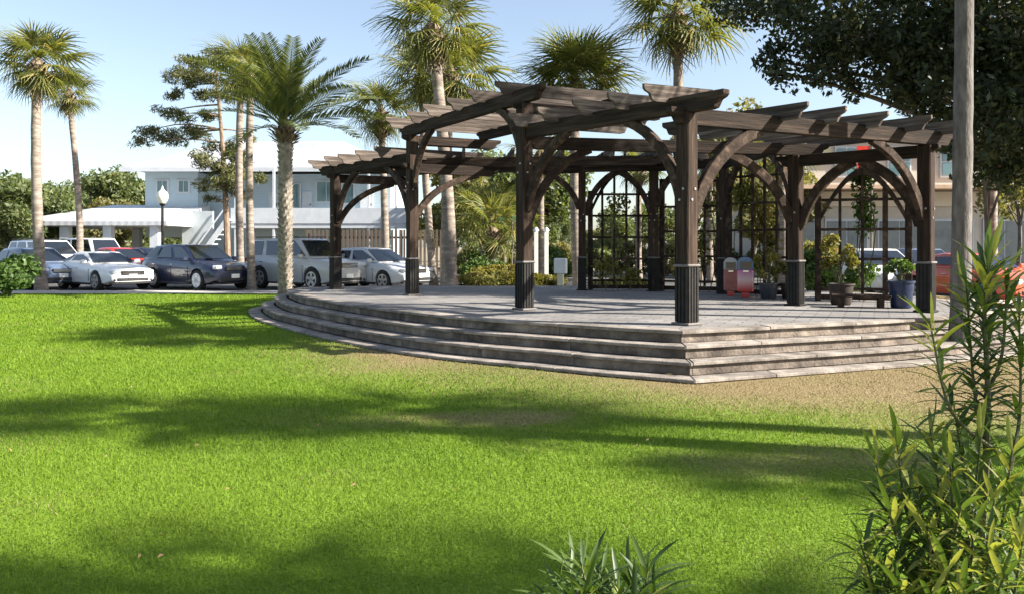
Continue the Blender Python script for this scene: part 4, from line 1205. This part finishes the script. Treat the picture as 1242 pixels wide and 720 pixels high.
# tan building on the right
td = 40.0; TO = Vector((at(1100, td), td, 0))
tb = empty('apartment_block', TO, R(0), 'tan two-storey block with orange eaves and white windows behind the lattice', 'building')
M['stucco'] = mat('tan_stucco', (.46, .41, .35), (.55, .50, .43), .9, 1.2, bump=.2); M['terracotta'] = mat('orange_eave', (.40, .27, .18), (.50, .36, .25), .8, 3)
M['cream2'] = mat('cream_band', (.62, .54, .42), (.7, .62, .5), .8, 2); M['shopfront'] = mat('shopfront_glass', (.10, .13, .15), (.2, .23, .25), .15, .8)
tx0, tx1 = at(930, td), at(1420, td)
MB(TO).box(((tx0 + tx1) / 2, td + 5, 3.45), (tx1 - tx0, 10, 6.9)).build('wall', M['stucco'], tb)
MB(TO).box(((tx0 + tx1) / 2, td - .7, 4.3), (tx1 - tx0 + .4, 1.5, .18)).build('eave', M['terracotta'], tb)
MB(TO).box(((tx0 + tx1) / 2, td - .03, 3.8), (tx1 - tx0 + .2, .3, .7)).build('band', M['cream2'], tb)
rt = MB(TO).box(((tx0 + tx1) / 2, td + 5, 7.05), (tx1 - tx0 + 1.2, 11.2, .3)).build('roof', M['terracotta'], tb)
for i in range(8):
    xc = tx0 + 1.3 + i * 2.55
    for zc in (5.6,):
        f = MB(TO).box((xc, td - .04, zc), (1.15, .1, 1.5)).build('window', M['trim'], tb)
        for sx_ in (-1, 1):
            for sz_ in (-1, 1): MB(TO).box((xc + sx_ * .26, td - .10, zc + sz_ * .34), (.44, .04, .6)).build('pane', M['pane'], f)
    f = MB(TO).box((xc, td - .04, 1.5), (2.1, .1, 2.7)).build('shopfront', M['trim'], tb)
    for sx_ in (-1, 1): MB(TO).box((xc + sx_ * .5, td - .10, 1.5), (.92, .04, 2.45)).build('pane', M['shopfront'], f)
# red banner hung from a pole
root = empty('banner', (at(1047, 28), 28, 0), 0, 'red banner on a thin pole seen through the lattice arch', 'banner')
MB().tube([(.28, 0, 0), (.28, 0, 5.2)], .035, 8).build('pole', M['band'], root); MB().box((0, .0, 4.35), (.44, .02, 1.1)).build('cloth', M['p_red'], root)

# ------------------------------------------------------------------ cars
def smooth_path(keys, n_=40):
    xs = np.array([k[0] for k in keys]); ys = np.array([k[1] for k in keys])
    t = np.linspace(xs[0], xs[-1], n_); return t, np.interp(t, xs, ys)
def car(name, label, cat, px, d, heading, spec, pm, rim='rim', z=0.0, anchor='front_right', group=None):
    """built along +X (front), origin on the ground under the middle"""
    L_, W_, wb, tr = spec['L'], spec['W'], spec['wb'], spec.get('r', .33)
    h = Vector((math.cos(heading), math.sin(heading), 0)); ln = Vector((-h.y, h.x, 0))
    Fp = Vector((at(px, d), d, z))
    fo = spec.get('fo', .85); xf = L_ / 2 - fo; xr = xf - wb       # axle positions
    c = Fp - h * xf + ln * (W_ / 2 - .09)
    root = empty(name, c, heading, label, cat, group)
    top = spec['top']     # hood/belt/boot line keyed on x from rear (-L/2) to front
    xs = sorted(set([-L_ / 2, L_ / 2] + [k[0] for k in top] + list(np.linspace(-L_ / 2, L_ / 2, 25))))
    ks = np.array([k[0] for k in top]); kz = np.array([k[1] for k in top])
    secs = []
    for x in xs:
        zt_ = float(np.interp(x, ks, kz)); e = abs(x) / (L_ / 2)
        w = W_ / 2 * (1 - .16 * max(0, (e - .72) / .28) ** 2.2)
        zb = .20 + (.10 * max(0, (e - .85) / .15))
        hh = zt_ - zb
        half = [(w * .80, zb), (w * .95, zb + .06), (w * .985, zb + hh * .35), (w, zb + hh * .62), (w * .975, zb + hh * .82), (w * .90, zt_ - .025), (w * .80, zt_), (w * .4, zt_ + .02)]
        secs.append([(x, -a, b) for a, b in half] + [(x, a, b) for a, b in half[::-1]])
    m_ = len(secs[0]); mb = MB()
    vs = [p for s_ in secs for p in s_]
    fs = []
    for i in range(len(secs) - 1):
        for k in range(m_): fs.append((i * m_ + k, i * m_ + (k + 1) % m_, (i + 1) * m_ + (k + 1) % m_, (i + 1) * m_ + k))
    fs += [tuple(range(m_)), tuple(range((len(secs) - 1) * m_, len(secs) * m_))[::-1]]
    mb.add(vs, fs)
    body = link('body', mb.mesh('body', M[pm], True), root)
    # cut the wheel arches
    cut = MB()
    for xw in (xf, xr):
        for sy in (-1, 1):
            cut.lathe([(tr * 1.17, -.16), (tr * 1.17, .16)], (xw, sy * (W_ / 2 - .06), tr * 1.0), 20, axis='Y')
    co = link('cutter', cut.mesh('cutter', M['plastic']), None)
    co.matrix_world = Matrix.Identity(4)
    tmp = bpy.data.objects.new('tmp', body.data); col.objects.link(tmp)
    md = tmp.modifiers.new('b', 'BOOLEAN'); md.operation = 'DIFFERENCE'; md.object = co; md.solver = 'EXACT'
    dg = bpy.context.evaluated_depsgraph_get(); nm_ = bpy.data.meshes.new_from_object(tmp.evaluated_get(dg))
    bpy.data.objects.remove(tmp, do_unlink=True); bpy.data.objects.remove(co, do_unlink=True)
    if len(nm_.polygons) > 50:
        for p in nm_.polygons: p.use_smooth = True
        try: nm_.set_sharp_from_angle(angle=R(35))
        except Exception: pass
        body.data = nm_
    if len(body.data.materials) == 0: body.data.materials.append(M[pm])
    # cabin
    (x0, z0), (x1, z1), (x2, z2), (x3, z3) = spec['cab']      # rear base, rear top, front top, front base
    wb_, wt_ = W_ / 2 * .89, W_ / 2 * .70
    def wz(z_):      # half width of the cabin at a height
        t = (z_ - min(z0, z3)) / (max(z1, z2) - min(z0, z3)); return wb_ + (wt_ - wb_) * t
    cv = []
    for sy in (-1, 1):
        for (x, z_) in ((x0, z0 - .04), (x1, z1), ((x1 + x2) / 2, max(z1, z2) + .025), (x2, z2), (x3, z3 - .04)): cv.append((x, sy * wz(z_), z_))
    mb = MB(); mb.add(cv, [(0, 1, 2, 3, 4), (9, 8, 7, 6, 5), (0, 5, 6, 1), (1, 6, 7, 2), (2, 7, 8, 3), (3, 8, 9, 4), (4, 9, 5, 0)])
    mb.build('cabin', M[spec.get('roofmat', pm)], root, True, bevel=.045)
    def glass(nm, quad, n_, parent=root, mt='glass'):
        n_ = Vector(n_).normalized() * .012
        mb = MB(); mb.extrude([Vector(q) for q in quad], n_); return mb.build(nm, M[mt], parent)
    def lerp2(a, b, t): return (a[0] + (b[0] - a[0]) * t, a[1] + (b[1] - a[1]) * t)
    # side windows
    A0, A1, B1, B0 = (x0, z0), (x1, z1), (x2, z2), (x3, z3)
    splits = spec.get('split', [.0, .5, 1.0])
    for sy in (-1, 1):
        for t0, t1 in zip(splits[:-1], splits[1:]):
            g0, g1 = t0 + .035 if t0 > 0 else .06, t1 - .035 if t1 < 1 else .94
            bl, br_ = lerp2(A0, B0, g0), lerp2(A0, B0, g1); tl, trr = lerp2(A1, B1, g0), lerp2(A1, B1, g1)
            q = []
            for (xx_, zz_), f in ((bl, .08), (br_, .08), (trr, -.07), (tl, -.07)):
                o2 = lerp2(bl, tl, .0); q.append((xx_, zz_ + f))
            qq = [(a_, sy * (wz(b_) + .002), b_) for a_, b_ in q]
            glass('side_window', qq, (0, sy, .25))
    def screen(nm, base, topp, sgn):
        q = []
        for t, f in ((.10, .90), (.90, .86)):
            p = lerp2(base, topp, t); q.append((p[0], p[1], wz(p[1]) * f))
        quad = [(q[0][0], -q[0][2], q[0][1]), (q[0][0], q[0][2], q[0][1]), (q[1][0], q[1][2], q[1][1]), (q[1][0], -q[1][2], q[1][1])]
        n_ = Vector((topp[1] - base[1], 0, -(topp[0] - base[0])));
        if n_.x * sgn < 0: n_ = -n_
        glass(nm, quad, n_)
    screen('windscreen', (x3, z3), (x2, z2), 1); screen('rear_window', (x0, z0), (x1, z1), -1)
    # wheels
    for xw in (xf, xr):
        for sy in (-1, 1):
            w = MB().lathe([(tr * .60, -.09), (tr * .93, -.105), (tr, -.075), (tr, .075), (tr * .93, .105), (tr * .60, .09)], (xw, sy * (W_ / 2 - .10), tr), 22, axis='Y').build('wheel', M['tyre'], root, True)
            yo = sy * (W_ / 2 - .10 + .085)
            MB().lathe([(tr * .66, -.01), (tr * .66, .012), (tr * .58, .016)], (xw, yo, tr), 18, axis='Y').build('rim', M['plastic'], w)
            sp_ = MB()
            for k in range(5):
                q = 2 * math.pi * k / 5 + .3
                a = Vector((xw, yo + sy * .022, tr)); b = a + Vector((math.cos(q), 0, math.sin(q))) * tr * .60
                sp_.bar(a, b, .02, tr * (.26 if rim == 'rim' else .5), up=(-math.sin(q), 0, math.cos(q)))
            sp_.lathe([(tr * .70, .0), (tr * .70, .03), (tr * .60, .03), (tr * .60, 0)], (xw, yo - (0.0 if sy > 0 else 0.03), tr), 20, axis='Y', ring=True)
            sp_.build('spoke', M[rim], w)
    # front and rear details
    hz = spec.get('hood', .72); fx = L_ / 2
    def blk(nm, cx, cy, cz, sx_, sy_, sz_, mt, rz=0): return MB().box((cx, cy, cz), (sx_, sy_, sz_), rz=rz).build(nm, M[mt], root, bevel=min(sx_, sy_, sz_) * .25)
    for sy in (-1, 1):
        blk('headlight', fx - .10, sy * W_ * .34, hz - .09, .20, W_ * .17, .13, 'lamp', -sy * .42)
        blk('tail_light', -fx + .05, sy * W_ * .36, hz + .04, .12, W_ * .16, .14, 'taillamp', sy * .3)
        blk('fog_lamp', fx - .05, sy * W_ * .33, .36, .1, .2, .07, 'plastic', -sy * .35)
        mr = MB().box((x3 - .28, sy * (W_ / 2 + .06), z3 + .06), (.11, .20, .14)).build('mirror', M[pm], root, bevel=.03)
        for t in (.36, .70): 
            blk('door_handle', x0 + (x3 - x0) * t - .25, sy * (W_ / 2 - .01), z3 - .14, .17, .03, .03, 'chrome' if pm != 'p_white' else 'p_white')
        # door gaps and sill
        for t in spec.get('gaps', (.30, .62, .93)):
            xx_ = x0 + (x3 - x0) * t
            blk('door_gap', xx_, sy * (W_ / 2 - .004), .52, .012, .016, hz - .32, 'plastic')
        blk('sill', (xf + xr) / 2, sy * (W_ / 2 - .035), .225, wb - 2.5 * tr, .06, .07, 'plastic')
    gw = W_ * spec.get('grille', .40)
    gr = blk('grille', fx - .015, 0, hz - .13, .08, gw, .15, 'plastic')
    for k in range(3): MB().box((fx + .03, 0, hz - .17 + .04 * k), (.015, gw * .92, .012)).build('grille_bar', M['chrome'], gr)
    MB().lathe([(.055, -.01), (.055, .01)], (0, 0, 0), 14, 'Y').mesh
    blk('air_intake', fx - .02, 0, .37, .08, W_ * .62, .11, 'plastic')
    blk('number_plate', fx + .02, 0, .49, .025, .31, .14, 'plate'); blk('number_plate', -fx - .01, 0, .62, .02, .31, .14, 'plate')
    blk('bumper_lip', fx - .09, 0, .25, .16, W_ * .84, .05, 'plastic')
    if spec.get('rack'):
        for sy in (-1, 1): MB().bar((x1 + .1, sy * wt_ * .9, z1 + .07), (x2 - .1, sy * wt_ * .9, z2 + .07), .04, .035).build('roof_rail', M['plastic'], root)
    return root
sedan = dict(L=4.6, W=1.80, wb=2.70, r=.325, fo=.88, hood=.78, top=[(-2.3, .86), (-2.2, .97), (-1.5, 1.0), (.95, .93), (1.7, .84), (2.12, .74), (2.3, .60)],
             cab=[(-1.75, .98), (-.95, 1.42), (.25, 1.43), (1.12, .94)])
coupe = dict(L=4.1, W=1.80, wb=2.43, r=.325, fo=.82, hood=.72, top=[(-2.05, .84), (-1.9, .95), (-1.2, .96), (.6, .91), (1.5, .83), (1.9, .72), (2.05, .58)],
             cab=[(-1.45, .94), (-.75, 1.27), (.0, 1.29), (.85, .91)], split=[.0, .30, 1.0], gaps=(.42, .97), grille=.46)
suv = dict(L=4.75, W=1.88, wb=2.85, r=.38, fo=.85, hood=.98, top=[(-2.37, 1.05), (-2.3, 1.15), (-1.0, 1.14), (1.05, 1.10), (1.9, 1.05), (2.25, .98), (2.37, .8)],
           cab=[(-2.3, 1.12), (-2.1, 1.76), (.50, 1.77), (1.3, 1.1)], split=[.0, .30, .64, 1.0], rack=True)
van = dict(L=5.0, W=1.95, wb=3.0, r=.36, fo=.85, hood=1.0, top=[(-2.5, 1.1), (1.5, 1.12), (2.3, 1.0), (2.5, .8)], cab=[(-2.48, 1.1), (-2.42, 1.95), (1.0, 1.95), (1.75, 1.1)], split=[.0, .38, .7, 1.0])
wagon = dict(L=4.65, W=1.85, wb=2.75, r=.35, fo=.86, hood=.88, top=[(-2.32, .95), (-2.25, 1.04), (-1.4, 1.06), (1.0, 1.01), (1.75, .93), (2.15, .83), (2.32, .66)],
             cab=[(-2.2, 1.03), (-1.55, 1.53), (.3, 1.55), (1.15, 1.01)], split=[.0, .28, .62, 1.0])
hd = math.atan2(-.6, .8)
car('parked_car', 'white two-door coupe parked facing the lawn beside the tall palm', 'car', 118, 28.0, hd, coupe, 'p_white')
car('parked_car', 'dark navy crossover with white wheels parked beside the white coupe', 'car', 241, 28.0, hd, wagon, 'p_navy', 'whiterim')
car('parked_car', 'silver SUV with roof rails parked behind the date palm', 'SUV', 380, 28.0, hd, suv, 'p_silver')
car('parked_car', 'light silver sedan parked between SUV and leaning palm trunks', 'car', 466, 28.4, hd, sedan, 'p_lsilver')
car('parked_car', 'grey blue sedan behind the round bush at the lawn edge', 'car', 33, 28.6, hd, sedan, 'p_blue')
car('parked_car', 'white SUV parked behind the grey blue sedan', 'SUV', 52, 35, hd, suv, 'p_white')
car('parked_car', 'white van parked beyond the white coupe', 'van', 112, 44, hd, van, 'p_white')
car('parked_car', 'red sedan half hidden behind the white coupe', 'car', 147, 35.5, hd, sedan, 'p_red')
car('parked_car', 'dark sedan far across the car park under the porch', 'car', 175, 48, hd + math.pi, sedan, 'p_navy')
hr = R(-105)
car('parked_car', 'orange red car parked beyond the right end of the stage', 'car', 1196, 20.5, R(-76), coupe, 'p_orange', z=0.0)
car('parked_car', 'white car seen through the wide lattice above the bench', 'car', 1052, 24, R(-90), sedan, 'p_white', z=-.02)
car('parked_car', 'grey blue car behind the deep blue planter', 'car', 1112, 27, R(-90), sedan, 'p_blue', z=-.02)

# ------------------------------------------------------------------ foreground podocarpus shrubs
def podo_leaf(L_, w, bend, seed):
    V = []; Q = []
    n_ = 4
    for k in range(n_ + 1):
        t = k / n_; wd = w * math.sin(math.pi * min(1, .08 + t * .92)) ** .7 * (.5 if k == 0 else 1) + .0004
        z = -bend * L_ * t * t
        V += [(L_ * t, -wd, z + wd * .35), (L_ * t, 0, z), (L_ * t, wd, z + wd * .35)]
    for k in range(n_):
        a = 3 * k; Q += [(a, a + 1, a + 4, a + 3), (a + 1, a + 2, a + 5, a + 4)]
    return V, Q
LEAFV = [podo_leaf(.1, .0054, b, 0) for b in (.1, .25, .4)]
LV = [[] for _ in range(12)]
def leaf_variants(mt, tag_):
    out = []
    for v in range(3):
        V, Q = LEAFV[v]
        for c in range(4):
            out.append(np_mesh('leaf', np.array(V), None, mt, {'rnd': [(.1, .45, .72, 1.0)[c]] * len(V)}, quads=np.array(Q)))
    return out
PODO = leaf_variants(M['podo'], 'p')
def shrub(name, label, base, shoots, seed, young_p=.55, limit=300):
    """shoots: list of polylines (world); leaves spiral round the outer part of each"""
    r = random.Random(seed); base = Vector(base)
    root = empty(name, base, 0, label, 'shrub')
    mb = MB(base); leaves = []
    for pts, r0, start, dens, ll in shoots:
        path = catmull([Vector(p) for p in pts], 8); m_ = len(path)
        mb.tube(path, [r0 * (1 - .75 * k / (m_ - 1)) + .0008 for k in range(m_)], 6)
        Ltot = sum((b - a).length for a, b in zip(path[:-1], path[1:])); n_ = int(Ltot * (1 - start) * dens)
        for k in range(n_):
            t = start + (1 - start) * (k + r.random() * .6) / n_
            f = t * (m_ - 1); i = min(m_ - 2, int(f)); p = path[i].lerp(path[i + 1], f - i); tg = (path[i + 1] - path[i]).normalized()
            q = k * 2.39996 + r.uniform(-.3, .3)
            a = tg.cross(Vector((.3, .2, .9)));
            if a.length < .05: a = tg.cross(Vector((1, 0, 0)))
            a.normalize(); b = tg.cross(a)
            rad = a * math.cos(q) + b * math.sin(q)
            opening = R(38 + 34 * (1 - (t - start) / (1 - start + 1e-6)) + r.uniform(-12, 12)) * (1 if t < .97 else .5)
            dr = (tg * math.cos(opening) + rad * math.sin(opening)).normalized()
            L_ = ll * r.uniform(.75, 1.15)
            up_ = (Vector((0, 0, 1)) + rad * .4); y = up_.cross(dr)
            if y.length < .05: y = a
            y.normalize(); z_ = dr.cross(y)
            young = (t - start) / (1 - start + 1e-6)
            cidx = 3 if (young > .72 and r.random() < young_p) else (2 if r.random() < (.25 + .3 * young) * young_p * 1.8 else r.choice([0, 1, 1]))
            leaves.append((p, Matrix((dr, y, z_)).transposed(), L_ / .1, r.randint(0, 2), cidx))
    mb.build('stem', M['stem'], root, True)
    cpos = Vector((0, 0, H))
    leaves.sort(key=lambda q: (q[0] - cpos).length / q[2])
    for p, m3, s_, v, c in leaves[:limit]:
        o_ = link('leaf', PODO[v * 4 + c], root)
        o_.matrix_local = Matrix.Translation(p - base) @ m3.to_4x4() @ Matrix.Diagonal((s_, s_ * 1.05, s_, 1))
    rest = leaves[limit:]
    if rest:
        VV = []; QQ = []; AA = []
        for p, m3, s_, v, c in rest:
            V, Q = LEAFV[v]; b0 = len(VV)
            VV += [tuple(m3 @ (Vector(q) * s_) + p - base) for q in V]; QQ += [tuple(i + b0 for i in q) for q in Q]; AA += [(.1, .45, .72, 1.0)[c]] * len(V)
        o_ = link('foliage', np_mesh('foliage', np.array(VV), None, M['podo'], {'rnd': AA}, quads=np.array(QQ)), root); o_['kind'] = 'stuff'
    return root
def w(px, py, d): return Vector((at(px, d), d, zat(py, d)))
# main shrub: leader and side shoots, at about two metres
rr = random.Random(77)
shoots = []
bs = Vector((at(1195, 2.05), 2.05, 0))
lead = [bs, w(1190, 720, 2.05), w(1196, 560, 2.05), w(1198, 470, 2.05), w(1194, 380, 2.05), w(1200, 318, 2.05)]
shoots.append((lead, .011, .42, 170, .11))
tips = [(1128, 392, 1.98), (1236, 375, 2.1), (1222, 328, 2.1), (1172, 345, 2.08), (1088, 538, 1.95), (1062, 560, 1.98), (1128, 520, 2.05), (1158, 500, 2.1),
        (1110, 585, 2.05), (1152, 555, 1.92), (1190, 528, 1.95), (1228, 545, 1.9), (1042, 655, 1.9), (1080, 625, 1.88), (1125, 648, 1.85), (1165, 615, 1.8), (1206, 605, 1.85), (1240, 595, 1.85),
        (1072, 690, 1.8), (1150, 690, 1.75), (1200, 665, 1.75), (1240, 655, 1.75), (1110, 700, 1.85), (1092, 715, 1.75), (1055, 715, 1.85), (1135, 610, 1.95), (1180, 640, 1.8), (1218, 700, 1.7), (1170, 715, 1.68), (1130, 725, 1.7)]
for tx, ty, td_ in tips:
    tip = w(tx, ty, td_)
    base_t = Vector((bs.x + rr.uniform(-.06, .06), 2.05 + rr.uniform(-.05, .05), max(.15, tip.z - rr.uniform(.28, .5))))
    mid_ = base_t.lerp(tip, .5) + Vector(((tip.x - base_t.x) * .18, 0, -.05))
    shoots.append(([base_t, mid_, tip], .005, .36, 165, .105))
shrub('podocarpus_shrub', 'tall narrow-leaved green shrub with pale new tips in front of the stage steps', bs, shoots, 5)
# second clump low at the bottom
bs2 = Vector((at(735, 1.75), 1.75, 0)); sh2 = []
for tx, ty, td_ in [(690, 662, 1.75), (704, 655, 1.72), (716, 660, 1.8), (730, 668, 1.78), (752, 690, 1.7), (770, 672, 1.78), (786, 664, 1.76), (798, 690, 1.74), (676, 690, 1.7), (712, 690, 1.65), (745, 712, 1.7), (770, 706, 1.65), (690, 716, 1.62)]:
    tip = w(tx, ty + 26, td_); b0 = bs2 + Vector((rr.uniform(-.05, .05), rr.uniform(-.05, .05), tip.z - rr.uniform(.2, .32)))
    sh2.append(([b0, b0.lerp(tip, .5) + Vector(((tip.x - bs2.x) * .15, 0, -.01)), tip], .004, .25, 170, .095))
sh2.append(([bs2, bs2 + Vector((0, 0, .35)), bs2 + Vector((0, 0, .62))], .008, .9, 10, .07))
shrub('low_shrub', 'small dark narrow-leaved shrub poking up from the lawn edge', bs2, sh2, 8, young_p=.1)
bpy.context.view_layer.update()
